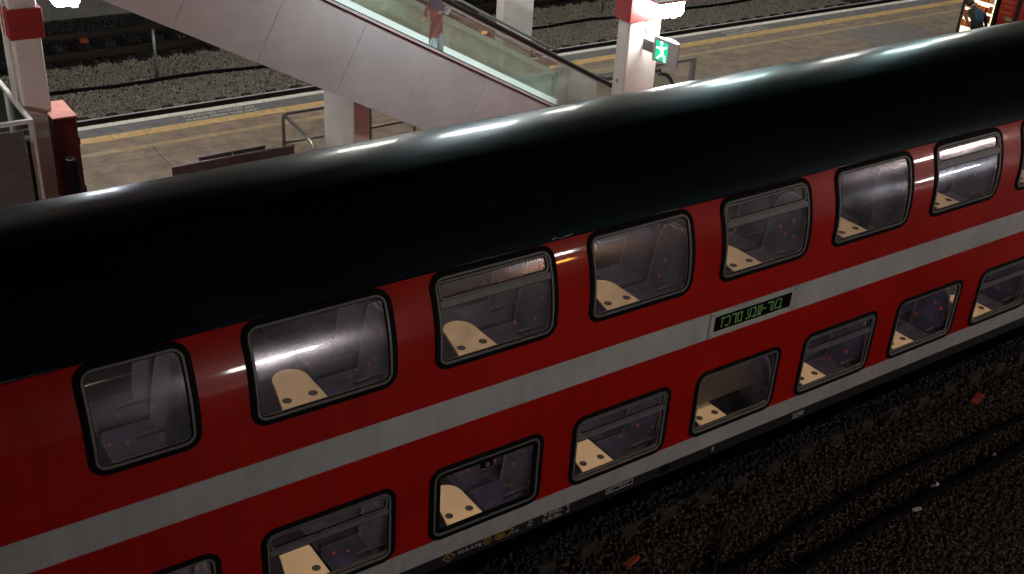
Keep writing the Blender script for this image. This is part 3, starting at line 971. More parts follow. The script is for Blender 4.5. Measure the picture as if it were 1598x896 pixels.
def make_seat():
    g = G(); g.box(-0.18, 0.14, -0.15, 0.15, 0.0, 0.12); g.box(-0.2, 0.2, -0.21, 0.21, 0.28, 0.33); g.box(-0.05, 0.05, -0.06, 0.06, 0.12, 0.28)
    s = g.build('seat', M['seatshell'], bevel=0.01)
    seat_back_mesh('b').build('backrest', M['fabric'], s, smooth=True, auto=70)
    g = G(); g.box(-0.20, 0.25, -0.222, 0.222, 0.335, 0.455); g.build('cushion', M['fabric'], s, bevel=0.03)
    g = G()
    g.tube([(-0.27, 0.225, 0.62), (-0.1, 0.225, 0.63), (0.08, 0.225, 0.62)], 0.022, 6); g.build('armrest', M['seatshell'], s, smooth=True)
    return s
seat0 = make_seat()
first_t = [True]; first_s = [True]
def loc_in(x, y, z): return (x-4.4, y-1.39, z)
def put_table(x, y, z, rz=0):
    t = tab0 if first_t[0] else copy_tree(tab0)
    first_t[0] = False
    t.parent = coach; t.location = loc_in(x, y, z); t.rotation_euler = (0, 0, rz)
def put_seat(x, y, z, rz):
    s = seat0 if first_s[0] else copy_tree(seat0)
    first_s[0] = False
    s.parent = coach; s.location = loc_in(x, y, z); s.rotation_euler = (0, 0, rz)
for a, b, k in UPPER:
    if k is None: continue
    c = a+0.47
    put_table(a+0.462, 0.055, 3.040)
    put_table(a+0.462, 2.66, 3.040, math.pi)
    for y in (0.36, 0.84, 1.93, 2.41):
        if k == 3 and y < 1.2: continue
        put_seat(c+0.58, y, 2.42, math.pi)
        put_seat(c-0.58, y, 2.42, 0.0)
for a, b, k in LOWER:
    c = a+0.46
    put_table(a+0.44, 0.085, 1.005)
    put_table(a+0.44, 2.66, 1.005, math.pi)
    for y in (0.36, 0.84, 1.93, 2.41):
        if k == 2 and y < 1.2: continue
        put_seat(c+0.57, y, 0.42, math.pi)
        put_seat(c-0.57, y, 0.42, 0.0)
# seats and stair well by the narrow window
for y in (0.40, 0.88): put_seat(-2.62, y, 2.50, math.pi)
g = G(); g.box(-3.9, -2.0, 1.25, 1.29, 2.43, 3.35); part(g.build('partition', M['lining_dark']))
g = G(); g.tube([(-3.8, 1.16, 3.42), (-2.05, 1.16, 3.42)], 0.018, 8); g.tube([(-3.8, 1.12, 3.1), (-2.05, 1.12, 3.1)], 0.014, 8)
part(g.build('grab_rail', M['steel'], smooth=True))
# panels seen through two windows
g = G(); g.box(3.30, 4.85, 0.33, 0.36, 1.08, 2.26); part(g.build('partition', M['lining']))
g = G(); g.box(5.62, 6.42, 0.95, 0.99, 2.43, 3.42); part(g.build('partition', M['lining']))

# ================================================================== ESCALATOR
SL = 0.535
DK = 4.26
def dz(x): return DK-SL*(x-2.6)
ang = math.atan(SL)
YE0, YE1 = 7.2, 8.52
XB, XT = 8.62, -3.2
esc = empty('escalator', (8.6, 7.86, PZ)); tag(esc, 'pale grey clad escalator with green glass sides behind the coach', 'escalator')
EINV = Matrix.Translation((-8.6, -7.86, -PZ))
def ep(o, par=None):
    o.data.transform(EINV); o.parent = par or esc; return o
# side cladding in panels; joints square to the slope
TH = 1.34
jx = [2.42-1.255*i for i in range(-5, 6)]
jx = sorted([3.33-1.19+ (-2.38+1.19*i) for i in range(-4, 9)])
# joints measured on the near side: deck-line positions
JT = sorted([1.90, 3.10, 5.27, 4.18, 6.40, 0.75, -0.4, -1.6, -2.8])
def lower(xd):
    """foot of the joint that starts on the deck line at xd"""
    px_ = xd-0.60*0.92
    return px_, dz(px_)-TH
for side, y0, y1 in (('n', YE0, YE0+0.03), ('f', YE1-0.03, YE1)):
    xs = [XT]+[j for j in JT if j > XT+0.3]+[XB]
    for i in range(len(xs)-1):
        a, b = xs[i], xs[i+1]
        gp = 0.0025
        la = lower(a) if i > 0 else (a, dz(a)-TH)
        lb = lower(b) if i < len(xs)-2 else (b+1.6, dz(b+1.6)-TH)
        poly = [(a+gp, dz(a+gp)), (b-gp, dz(b-gp)), (lb[0]-gp, max(lb[1], PZ+0.01)), (la[0]+gp, max(la[1], PZ+0.01))]
        if i == len(xs)-2:
            xg = 2.6+(DK-TH-PZ-0.01)/SL
            poly = [(a+gp, dz(a+gp)), (b, dz(b)), (10.15, dz(b)), (10.15, PZ+0.01), (xg, PZ+0.01), (la[0]+gp, la[1])]
        g = G(); g.prism(poly, 'y', y0, y1)
        ep(g.build('side_panel', M['cladding'], bevel=0.002))
# core (truss cover) and soffit
g = G()
xg = 2.6+(DK-TH-PZ-0.02)/SL
g.prism([(XT, dz(XT)-0.80), (XB-1.2, dz(XB-1.2)-0.80), (XB-1.0, PZ+0.02), (xg, PZ+0.02), (XT, dz(XT)-TH+0.02)], 'y', YE0+0.032, YE1-0.032)
ep(g.build('truss_cover', M['joint']))
# outer deck trims: bright steel line and a black bar painting the shadow below
def slope_bar(name, m, y0, y1, h0, h1, x0=XT, x1=XB, land=10.15, par=None):
    g = G()
    zl = dz(x1)
    g.prism([(x0, dz(x0)+h0), (x1, zl+h0), (land, zl+h0), (land, zl+h1), (x1, zl+h1), (x0, dz(x0)+h1)], 'y', y0, y1)
    return ep(g.build(name, m), par)
slope_bar('outer_deck', M['decktrim'], YE0-0.022, YE0+0.085, 0.006, 0.045)
slope_bar('shadow_gap', M['handrail'], YE0-0.006, YE0+0.08, -0.022, 0.004)
slope_bar('glass_seal', M['handrail'], YE0+0.087, YE0+0.098, 0.0, 0.062)
slope_bar('inner_deck', M['escsteel'], YE0+0.125, YE0+0.20, -0.10, 0.03)
slope_bar('inner_deck', M['escsteel'], YE1-0.20, YE1-0.125, -0.10, 0.0)
slope_bar('balustrade_light', M['bal_light'], YE1-0.190, YE1-0.13, 0.001, 0.13)  # far deck band made to glow as if lit
slope_bar('outer_deck', M['decktrim'], YE1-0.085, YE1+0.012, 0.006, 0.045)
slope_bar('skirt_panel', M['escsteel'], YE1-0.318, YE1-0.203, -0.56, -0.02)
slope_bar('balustrade_light', M['bal_light2'], YE0+0.202, YE0+0.212, -0.035, 0.02)  # added out of sight behind the near deck to light parapet and steps
slope_bar('skirt_panel', M['escsteel'], YE0+0.203, YE0+0.318, -0.56, -0.04)
# stair parapet behind the escalator with coping and tube railing
par = empty('stair_parapet', (8.3, 8.86, PZ)); tag(par, 'beige stair parapet with white coping and tube railing beyond the escalator', 'parapet')
PINV = Matrix.Translation((-8.3, -8.86, -PZ))
def pp(o): o.data.transform(PINV); o.parent = par; return o
PX1 = 7.75
g = G(); g.prism([(XT, dz(XT)+0.53), (PX1, dz(PX1)+0.53), (PX1, PZ+0.01), (PX1-1.6, PZ+0.01), (XT, dz(XT)-0.9)], 'y', 8.78, 8.94)
pp(g.build('wall', M['parapet']))
g = G(); g.prism([(XT, dz(XT)+0.532), (PX1+0.05, dz(PX1+0.05)+0.532), (PX1+0.05, dz(PX1+0.05)+0.645), (XT, dz(XT)+0.645)], 'y', 8.74, 8.975)
pp(g.build('coping', M['escsteel'], bevel=0.01))
for hh, rr, mm in ((0.75, 0.018, 'tubegrey'), (0.84, 0.016, 'railpink'), (0.93, 0.016, 'railpink'), (1.02, 0.024, 'tubegrey')):
    g = G(); g.tube([(XT, 8.86, dz(XT)+hh), (PX1-0.1, 8.86, dz(PX1-0.1)+hh), (PX1+0.15, 8.86, dz(PX1+0.15)+hh+0.03)], rr, 8); pp(g.build('rail_bar', M[mm], smooth=True))
for xx in [PX1-0.05-1.55*i for i in range(7)]:
    g = G(); g.box(xx-0.022, xx+0.022, 8.838, 8.882, dz(xx)+0.60, dz(xx)+1.005); pp(g.build('rail_post', M['tubegrey'], bevel=0.004))
    g = G(); g.box(xx+0.03, xx+0.13, 8.80, 8.835, dz(xx+0.1)+0.675, dz(xx+0.1)+0.725); pp(g.build('marker_light', M['amber']))
# glass panels, one by one
HR = 0.88
for yg in (YE0+0.105, YE1-0.105):
    gj = [5.62-1.18*i for i in range(-3, 8)]
    gj = sorted(gj)
    for i in range(len(gj)-1):
        a, b = gj[i]+0.004, gj[i+1]-0.004
        lean = 0.245
        def q(x): 
            if x > XB: return dz(XB)
            return dz(x)
        if b > XB+0.3: continue
        poly = [(a-lean, q(a-lean)+0.02), (b-lean, q(b-lean)+0.02), (b+lean*0.42, q(b+lean*0.42)+HR-0.03), (a+lean*0.42, q(a+lean*0.42)+HR-0.03)]
        g = G(); g.prism(poly, 'y', yg-0.005, yg+0.005)
        ep(g.build('glass_panel', M['escglass']))
    a = gj[-2] if gj[-1] > XB+0.3 else gj[-1]
    ze = dz(XB)
    poly = [(a-lean+0.004, dz(a-lean)+0.02), (XB, ze+0.02), (10.1, ze+0.02)]+arc(10.1, ze+0.42, 0.36, -80, 90, 8)+[(XB, ze+HR-0.03), (a+lean*0.42+0.004, dz(min(a+lean*0.42, XB))+HR-0.03)]
    g = G(); g.prism(poly, 'y', yg-0.005, yg+0.005); ep(g.build('glass_panel', M['escglass']))
    # handrail with its steel guide
    path = [(XT, yg, dz(XT)+HR), (XB-0.5, yg, dz(XB-0.5)+HR), (XB-0.2, yg, dz(XB-0.2)+HR-0.0+0.012), (XB+0.15, yg, ze+HR+0.01), (10.1, yg, ze+HR+0.01)]
    path += [(x, yg, z) for x, z in arc(10.1, ze+0.42, 0.39, 90, -70, 10)]
    g = G(); g.tube(path, 0.042, 10); ep(g.build('handrail', M['handrail'], smooth=True))
    path2 = [(p[0], p[1], p[2]-0.055) for p in path[:5]]
    g = G(); g.tube(path2, 0.018, 6); ep(g.build('handrail_guide', M['steel'], smooth=True))
# steps
sg = G()
sg.box(-0.2, 0.2, -0.33, 0.33, -0.03, 0.0)
sg.box(-0.2, -0.188, -0.33, 0.33, -0.21, -0.0305)
for k in range(18):
    yy = -0.32+0.64*k/17
    sg.box(-0.198, 0.198, yy-0.006, yy+0.006, 0.0005, 0.006)
st0 = sg.build('step', M['step'])
st0.parent = esc
nst = 0
x = 8.2
while x > XT+0.2:
    s = st0 if nst == 0 else st0.copy()
    if nst: COL.objects.link(s); s.parent = esc
    s.location = (x-8.6, 7.86-7.86, dz(x)-0.35-PZ)
    nst += 1
    x -= 0.4
g = G(); g.box(8.42, 10.1, YE0+0.32, YE1-0.32, PZ+0.0, PZ+0.05); ep(g.build('landing_plate', M['steel']))
# supporting pillar under it
def block_column(name, label, x0, x1, y0, y1, ztop, collar=None, group=None, cat='column'):
    cx, cy = (x0+x1)/2, (y0+y1)/2
    e = empty(name, (cx, cy, PZ)); tag(e, label, cat, group)
    g = G(); g.box(x0-cx, x1-cx, y0-cy, y1-cy, 0, ztop-PZ); g.build('shaft', M['column'], e, bevel=0.025)
    if collar:
        c0, c1, ex = collar
        g = G(); g.box(x0-cx-ex, x1-cx+ex, y0-cy-ex, y1-cy+ex, c0-PZ, c1-PZ); g.build('collar', M['collar'], e, bevel=0.008)
    return e
xp = 3.0
e = empty('escalator_pillar', (3.07, 7.86, PZ)); tag(e, 'white concrete pillar holding up the underside of the escalator', 'pillar')
g = G(); g.prism([(-0.14, 0.0), (0.14, 0.0), (0.14, dz(3.21)-TH-PZ+0.01), (-0.14, dz(2.93)-TH-PZ+0.01)], 'y', -0.50, 0.55)
g.build('shaft', M['column'], e, bevel=0.02)

# platform columns
cR = block_column('platform_column', 'white column with red collar carrying the green exit sign', 7.45, 8.13, 6.40, 6.70, 6.2, (3.70, 4.10, 0.055))
cB = block_column('platform_column', 'plain white column standing behind the escalator glass', 6.75, 7.40, 9.00, 9.26, 6.2)
cL = block_column('platform_column', 'white column with red collar beside the dark red cabinet', -1.44, -1.07, 9.00, 9.50, 6.2, (3.745, 4.165, 0.045))
g = G(); g.cyl((-0.27, -0.152, 1.42), 'y', 0.0, 0.0)
g = G(); g.cyl((-0.395+0.05, -0.0, 1.62), 'x', 0.03, 0.012, 10)
bolt = G(); bolt.cyl((-0.352, 0.02, 1.66), 'x', 0.032, 0.014, 12); bolt.build('bolt_cap', M['galv'], cR)
g = G()
g.tube([(-0.02, -0.153, 4.2), (-0.02, -0.158, 2.9), (-0.0, -0.158, 2.55), (0.04, -0.158, 2.46)], 0.012, 6); g.build('conduit', M['column'], cR, smooth=True)
g = G(); g.tube([(-0.215, 0.12, 0.0), (-0.215, 0.12, 4.0)], 0.035, 8); g.tube([(-0.215, -0.04, 0.0), (-0.215, -0.04, 4.0)], 0.022, 8)
g.build('downpipe', M['column'], cL, smooth=True)

# column lamps
def column_lamp(label, x, y, z, w=0.60, h=0.26, d=0.30, m='lamp_white', arm=(-0.2, 0.0), group='lamps on the platform columns'):
    e = empty('column_lamp', (x, y, z)); tag(e, label, 'lamp', group)
    g = G(); g.box(-w/2, w/2, -d/2, d/2, h/2-0.03, h/2+0.03); g.build('housing', M['lampbody'], e, bevel=0.012)
    g = G()
    pr = rrect(-w/2+0.01, w/2-0.01, -d/2+0.01, d/2-0.01, 0.07, 4)
    pr2 = [(a*0.86, b*0.86) for a, b in pr]
    n = len(pr)
    g.add([(a, b, h/2-0.032) for a, b in pr]+[(a, b, -h/2+0.05) for a, b in pr]+[(a, b, -h/2) for a, b in pr2],
          [(i, (i+1) % n, n+(i+1) % n, n+i) for i in range(n)]+[(n+i, n+(i+1) % n, 2*n+(i+1) % n, 2*n+i) for i in range(n)]+[tuple(range(2*n, 3*n))])
    g.build('diffuser', M[m], e, smooth=False)
    g = G(); g.obox((arm[0]*0.5, arm[1]*0.5, h/2+0.055), (abs(arm[0])*0.5+0.03, 0, 0), (0, abs(arm[1])*0.5+0.03, 0), (0, 0, 0.024)); g.build('bracket', M['lampdark'], e)
    g = G(); g.box(w*0.2, w*0.2+0.09, -0.045, 0.045, -h/2-0.055, -h/2-0.002); g.build('sensor', M['lampdark'], e)
    return e
column_lamp('glaring white lamp on the column with the exit sign', 8.02, 6.20, 3.93, arm=(-0.1, 0.2))
column_lamp('glaring lamp beside the red collar of the leftmost column', -0.60, 9.36, 4.18, w=0.38, h=0.22, m='lamp_left', arm=(-0.46, 0.0))
# unseen columns added out of the picture, their lamps lighting cladding and platform
for (xx, yy, lab) in ((-5.4, 6.4, 'white lamp column left of the stairs, beyond the picture edge'), (24.6, 6.4, 'white lamp column past the vending machines, beyond the picture edge')):
    block_column('platform_column', lab, xx-0.34, xx+0.34, yy, yy+0.3, 6.2, (3.70, 4.10, 0.055))
    column_lamp(lab.replace('column', 'of the column').replace('white lamp of the column', 'lamp of the column'), xx+0.5, yy-0.2, 3.95, arm=(-0.2, 0.2))

# canopy and tubes added unseen above the picture to light the platform
can = empty('platform_canopy', (8.0, 8.0, 6.2)); tag(can, 'flat pale canopy roof over the island platform, above the picture', 'canopy')
for (x0, x1, y0, y1) in ((-10, 40, -3.8, -1.1), (-10, 40, 0.75, 4.2), (-3.4, 32, -1.099, 0.749)):
    g = G(); g.box(x0-8 if x0 != -3.4 else x0, x1-8 if x0 != -3.4 else x1, y0, y1, 0.0, 0.14); g.build('roof_slab', M['column'], can)
k = 0
for yy in (6.0, 11.7):
    k = 0
    for xx in ((4.2, 9.5, 14.0, 23.0) if yy < 7 else (-4.0, 0.5, 5.0, 9.5, 14.0, 18.5, 23.0)):
        e = empty('canopy_lamp', (xx, yy, 6.2))
        tag(e, 'tube lamp under the canopy, %s from the left in the %s row' % (['first', 'second', 'third', 'fourth', 'fifth', 'sixth', 'seventh'][k], 'near' if yy < 7 else 'far'), 'lamp', 'tube lamps under the platform canopy')
        g = G(); g.box(-0.65, 0.65, -0.09, 0.09, -0.08, -0.003); g.build('housing', M['lampbody'], e, bevel=0.01)
        g = G(); g.tube([(-0.6, 0, -0.15), (0.6, 0, -0.15)], 0.05, 10); g.build('tube', M['lamp_far'] if yy > 7 else M['lamp_teal'] if xx > 8 else M['lamp_canopy'], e, smooth=True)
        k += 1

# green exit sign
sg_e = empty('exit_sign', (7.785, 6.15, 3.30)); tag(sg_e, 'lit green exit sign projecting from the right-hand column', 'sign')
g = G()
ux = Vector((0.06, -1.0, 0)).normalized(); un = Vector((-1.0, -0.06, 0)).normalized()
O = Vector((0, 0, 0))
def sgn(a, n, z): return O+ux*a+un*n+Vector((0, 0, z))
# curved case: face towards the track, half-lens top
topc = []
for i in range(9):
    a = 0.0+0.56*i/8
    topc.append((a, 0.0))
backc = [(0.56-0.56*i/8, -0.11*math.sin(math.pi*i/8)-0.02) for i in range(9)]
poly = topc+backc
n = len(poly)
g.add([sgn(a, b, -0.20) for a, b in poly]+[sgn(a, b, 0.20) for a, b in poly], [tuple(range(n)), tuple(range(n, 2*n))[::-1]]+[(i, n+i, n+(i+1) % n, (i+1) % n) for i in range(n)])
g.build('case', M['signgrey'], sg_e)
g = G()
def face_quad(g, a0, a1, z0, z1, off):
    g.add([sgn(a0, off, z0), sgn(a1, off, z0), sgn(a1, off, z1), sgn(a0, off, z1)], [(0, 1, 2, 3)])
face_quad(g, 0.06, 0.34, -0.16, 0.155, 0.004)
g.build('lit_panel', M['exit_green'], sg_e)
g = G()
# running figure and doorway
def poly_face(g, pts, off): g.add([sgn(0.2+(a-0.225)*0.9, off, z) for a, z in pts], [tuple(range(len(pts)))])
poly_face(g, [(0.17, 0.06), (0.25, 0.08), (0.28, -0.03), (0.21, -0.06)], 0.006)
poly_face(g, [(0.21+0.035*math.cos(k), 0.125+0.035*math.sin(k)) for k in [i*math.pi/5 for i in range(10)]], 0.006)
poly_face(g, [(0.09, 0.05), (0.18, 0.06), (0.18, 0.03), (0.10, 0.02)], 0.0065)
poly_face(g, [(0.25, 0.07), (0.34, 0.10), (0.35, 0.07), (0.26, 0.03)], 0.0065)
poly_face(g, [(0.21, -0.05), (0.12, -0.13), (0.15, -0.15), (0.25, -0.06)], 0.0067)
poly_face(g, [(0.24, -0.04), (0.33, -0.06), (0.35, -0.16), (0.31, -0.16), (0.29, -0.09), (0.22, -0.07)], 0.0069)
g.build('running_figure', M['exit_white'], sg_e)
g = G(); g.obox(sgn(-0.125+0.0, -0.02, 0.0), ux*0.123, un*0.012, Vector((0, 0, 0.09)))
g.build('bracket', M['lampdark'], sg_e)

# ================================================================== PLATFORM FURNITURE
# tube railing behind the pillar
e = empty('tube_railing', (2.48, 9.0, PZ)); tag(e, 'grey tube railing with return arm left of the escalator pillar', 'railing')
g = G(); g.tube([(0, 0, 0), (0, 0, 0.96)]+[(0.08-0.08*math.cos(R_(a)), 0, 0.96+0.08*math.sin(R_(a))) for a in (30, 60, 90)]+[(4.6, 0, 1.04)], 0.032, 8); g.build('top_bar', M['tubegrey'], e, smooth=True)
g = G(); g.tube([(0.0, 0, 0.54), (4.6, 0, 0.54)], 0.026, 8); g.build('middle_bar', M['tubegrey'], e, smooth=True)
g = G(); g.tube([(0.02, 0, 1.03), (-0.10, -1.3, 1.03), (-0.12, -1.45, 0.98), (-0.12, -1.5, 0.0)], 0.028, 8); g.build('return_bar', M['steel'], e, smooth=True)
for xx in (1.6, 3.2, 4.6):
    g = G(); g.tube([(xx, 0, 0), (xx, 0, 1.02)], 0.026, 8); g.build('post', M['tubegrey'], e, smooth=True)
# railing beyond the escalator with rounded end, and the one by the landing
e = empty('tube_railing', (5.2, 9.75, PZ)); tag(e, 'low grey tube railing with a rounded end seen through the escalator glass', 'railing')
g = G(); g.tube([(0.2, 0, 0.98), (3.0, 0, 0.98)]+[(3.0+0.35*math.sin(R_(a)), 0, 0.63+0.35*math.cos(R_(a))) for a in (20, 40, 60, 80, 90)]+[(3.35, 0, 0)], 0.035, 8); g.build('top_bar', M['tubegrey'], e, smooth=True)
g = G(); g.tube([(0.2, 0, 0.5), (3.33, 0, 0.5)], 0.03, 8); g.build('middle_bar', M['tubegrey'], e, smooth=True)
for xx in (0.2, 1.8):
    g = G(); g.tube([(xx, 0, 0), (xx, 0, 0.97)], 0.026, 8); g.build('post', M['tubegrey'], e, smooth=True)
e = empty('barrier_frame', (9.6, 8.75, PZ)); tag(e, 'square grey barrier frame right of the exit-sign column', 'barrier')
g = G(); g.box(-0.9, 1.75, -0.03, 0.03, 0.86, 0.93); g.build('top_bar', M['tubegrey'], e, bevel=0.008)
for xx in (-0.86, 0.45, 1.70):
    g = G(); g.box(xx-0.045, xx+0.045, -0.05, 0.05, 0.0, 0.857); g.build('post', M['tubegrey'], e, bevel=0.008)

# perforated metal bench, back to back
e = empty('platform_bench', (1.35, 8.2, PZ)); tag(e, 'dark perforated metal bench with its backrest just above the coach roof', 'bench')
for j, (yy, x0, x1, zz) in enumerate(((0.02, -1.02, 0.98, 0.80), (0.16, -0.55, 0.55, 0.82))):
    n = 3 if j == 0 else 2
    for i in range(n):
        a = x0+(x1-x0)*i/n+0.012; b = x0+(x1-x0)*(i+1)/n-0.012
        g = G(); g.prism([(yy-0.015, zz-0.42), (yy, zz), (yy+0.03, zz), (yy+0.015, zz-0.42)], 'x', a, b); g.build('backrest', M['mesh'], e, bevel=0.006)
        s = -1 if j == 0 else 1
        g = G(); g.box(a, b, min(s*0.06, s*0.5)+0.08, max(s*0.06, s*0.5)+0.08, 0.40, 0.425); g.build('seat', M['mesh'], e, bevel=0.006)
    g = G(); g.tube([(x0, yy+0.015, zz), (x1, yy+0.015, zz)], 0.018, 6); g.build('top_rail', M['tubegrey'], e, smooth=True)
for xx in (-0.8, 0.0, 0.8):
    g = G(); g.box(xx-0.03, xx+0.03, -0.25, 0.45, 0.33, 0.385); g.box(xx-0.03, xx+0.03, 0.05, 0.12, 0.0, 0.329); g.build('leg', M['tubegrey'], e)

# red cabinet
e = empty('equipment_cabinet', (-0.98, 8.95, PZ)); tag(e, 'tall dark red metal cabinet beside the leftmost column', 'cabinet')
g = G(); g.box(-0.16, 0.16, -0.25, 0.45, 0.0, 1.63); g.build('body', M['cabinet'], e, bevel=0.008)
g = G(); g.box(-0.145, 0.145, -0.268, -0.252, 0.04, 1.58); g.build('door', M['cabinet'], e, bevel=0.004)
g = G(); g.box(-0.17, 0.17, -0.26, 0.46, 1.632, 1.655); g.build('lid', M['dustlid'], e, bevel=0.004)
for zz in (0.42, 1.18):
    g = G(); g.box(0.162, 0.185, -0.2, -0.12, zz, zz+0.1); g.build('hinge', M['rubber'], e)
g = G(); g.cyl((-0.02, -0.285, 0.62), 'y', 0.03, 0.015, 12); g.build('handle', M['galv'], e)
# a dark rubbish bin in front of the cabinet
e = empty('litter_bin', (-1.02, 8.52, PZ)); tag(e, 'black cylindrical bin in front of the red cabinet', 'bin')
g = G(); g.tube([(0, 0, 0.0), (0, 0, 0.85), (0, 0, 1.02), (0, 0, 1.08)], [0.08, 0.095, 0.09, 0.045], 14); g.build('body', M['rubber'], e, smooth=True, auto=40)
g = G(); g.tube([(0.06*math.cos(k*math.pi/6), 0.06*math.sin(k*math.pi/6), 1.085) for k in range(12)], 0.008, 5, closed=True); g.build('rim', M['galv'], e, smooth=True)

# railed enclosure at the left edge
e = empty('railed_enclosure', (-2.4, 8.4, PZ)); tag(e, 'pale metal frame enclosure with perforated red-grey panel at left edge', 'enclosure')
g = G(); g.box(-1.8, 0.93, -0.03, 0.03, 1.75, 1.81); g.build('top_bar', M['fencewhite'], e, bevel=0.006)
g = G(); g.box(0.87, 0.93, 0.032, 2.9, 1.75, 1.81); g.build('side_bar', M['fencewhite'], e, bevel=0.006)
for (xx, yy) in ((0.90, 0.0), (-0.6, 0.0), (0.90, 1.4), (0.90, 2.8)):
    g = G(); g.box(xx-0.035, xx+0.035, yy-0.02, yy+0.02, 0.0, 1.749); g.build('post', M['fencewhite'], e, bevel=0.006)
g = G(); g.box(-0.56, 0.78, -0.05, -0.032, 0.1, 1.66); g.build('perforated_panel', M['mesh'], e)
g = G(); g.box(-1.75, -0.64, -0.05, -0.032, 0.1, 1.66); g.build('perforated_panel', M['mesh'], e)
g = G(); g.box(0.885, 0.90, 0.04, 1.37, 0.35, 1.72); g.build('side_pane', M['escglass'], e)
g = G(); g.box(0.885, 0.90, 1.43, 2.77, 0.35, 1.72); g.build('side_pane', M['escglass'], e)
g = G(); g.box(0.80, 0.84, -0.055, -0.0, 0.1, 1.5); g.build('latch_strip', M['rubber'], e)

# ---- vending machines
def vending(name, label, x0, x1, y, body, lit):
    e = empty(name, (y, (x0+x1)/2, PZ), -math.pi/2); tag(e, label, 'vending machine', None)
    hw = (x1-x0)/2
    g = G(); g.box(-hw, hw, 0.06, 0.85, 0.0, 1.86); g.build('body', M[body], e, bevel=0.01)
    if lit:
        g = G(); g.box(-hw, -hw+0.07, -0.0, 0.059, 0.0, 1.86); g.box(-hw+0.071, hw, 0.0, 0.059, 0.0, 0.15); g.box(hw-0.05, hw, 0.0, 0.059, 0.151, 1.86); g.box(-hw+0.071, hw-0.051, 0.0, 0.059, 1.78, 1.86); g.build('door_frame', M[body], e)
        g = G(); g.box(-hw+0.072, hw-0.052, 0.045, 0.0595, 0.155, 1.775); g.build('lit_back', M['vend_glow'], e)
        for r in range(6):
            zz = 0.35+0.235*r
            g = G(); g.box(-hw+0.075, hw-0.055, -0.02, 0.044, zz-0.012, zz); g.build('shelf', M['snack_c'], e)
            nx = 7
            for k in range(nx):
                a = -hw+0.09+(2*hw-0.16)*k/nx
                mm = random.choice(['snack_a', 'snack_b', 'snack_c', 'snack_a'])
                hh = random.uniform(0.10, 0.16)
                g = G(); g.box(a, a+0.085, -0.015, 0.03, zz+0.001, zz+hh); g.build('snack_packet', M[mm], e)
    else:
        g = G(); g.box(-hw+0.04, hw-0.13, 0.03, 0.058, 1.30, 1.76); g.build('header_panel', M['snack_b'], e, bevel=0.006)
        g = G(); g.box(-hw+0.04, hw-0.13, 0.03, 0.058, 0.70, 1.24); g.build('front_panel', M['vend_red'], e, bevel=0.006)
        text_mesh('machine_lettering', 'COFFEE', 0.085, M['snack_a'], e, (-hw+0.055, 0.028, 1.05), (1, 0, 0), (0, 0, 1))
        g = G(); g.box(-hw+0.06, hw-0.2, 0.024, 0.029, 0.92, 0.94); g.box(-hw+0.06, hw-0.2, 0.024, 0.029, 1.18, 1.2); g.build('panel_line', M['snack_a'], e)
        g = G(); g.box(-0.05, 0.12, 0.026, 0.0295, 0.76, 0.84); g.build('lit_button', M['led'], e)
        g = G(); g.box(hw-0.12, hw-0.03, 0.03, 0.058, 0.3, 1.5); g.build('coin_panel', M['vend_black'], e)
    return e
vending('snack_machine', 'brightly lit snack machine with rows of packets behind a black edge', 8.50, 9.44, 21.0, 'vend_black', True)
vending('drinks_machine', 'dark red drinks machine right of the lit snack machine', 7.88, 8.46, 21.0, 'vend_red', False)
e = empty('kiosk_counter', (21.3, 7.0, PZ), -math.pi/2); tag(e, 'orange-lit counter panel at the right picture edge', 'counter')
g = G(); g.box(-0.8, 1.2, 0, 0.6, 0.0, 1.7); g.build('body', M['snack_a'], e, bevel=0.02)
g = G(); g.box(-0.75, 1.15, -0.02, -0.001, 1.0, 1.6); g.build('lit_fascia', M['vend_amber'], e)

# ================================================================== YARD THINGS
# cable beyond the platform, posts
e = G(); pts = []
for i in range(40):
    x = -1.5+i*0.75
    pts.append((x, 17.6+0.10*math.sin(x*0.55)+0.05*math.sin(x*1.7), -0.165+0.015*math.sin(x*2.1)))
e.tube(pts, 0.045, 8)
tag(e.build('ballast_cable', M['cable'], smooth=True), 'thick black cable lying along the tan ballast', 'cable')
for (xx, yy, h, lab) in ((3.21, 17.76, 1.22, 'thin galvanised post in the ballast left of the escalator'), (16.7, 18.3, 1.6, 'thin galvanised post in the ballast behind the exit-sign column')):
    e = empty('marker_post', (xx, yy, -0.25)); tag(e, lab, 'post', 'posts in the ballast')
    g = G(); g.tube([(0, 0, 0), (0, 0, h)], 0.035, 8); g.build('pole', M['galv'], e, smooth=True)
    g = G(); g.tube([(0, 0, h), (0, 0, h+0.03)], [0.04, 0.02], 8); g.build('cap', M['galv'], e, smooth=True)
def chunk(name, label, cat, c, s, m, rz=0.3, n=2):
    g = G()
    for i in range(n):
        g.obox((s[0]*(i-(n-1)/2)*1.02*2, random.uniform(-0.01, 0.01), s[2]), (s[0], 0, 0), (0, s[1]*random.uniform(0.85, 1.0), 0), (0, 0, s[2]*random.uniform(0.9, 1.0)))
    o = g.build(name, m, bevel=min(s)*0.25)
    o.location = c; o.rotation_euler = (random.uniform(-0.2, 0.2), random.uniform(-0.1, 0.1), rz)
    return tag(o, label, cat)
chunk('track_marker', 'orange marker block between the far dark rails', 'marker', (2.5, 21.1, -0.17), (0.10, 0.10, 0.06), M['orange'], 0.1, 1)
chunk('track_marker', 'orange split marker on the ballast below the coach sill', 'marker', (2.46, -0.35, -0.19), (0.052, 0.045, 0.02), M['orange'], 0.25)
chunk('track_marker', 'dim reddish marker on the ballast near the right edge', 'marker', (8.94, -0.29, -0.19), (0.07, 0.06, 0.02), M['orange'], 0.3)
chunk('paper_scrap', 'small white scrap among the far dark rails', 'litter', (2.72, 21.3, -0.18), (0.06, 0.04, 0.008), M['litter'], 0.2, 1)
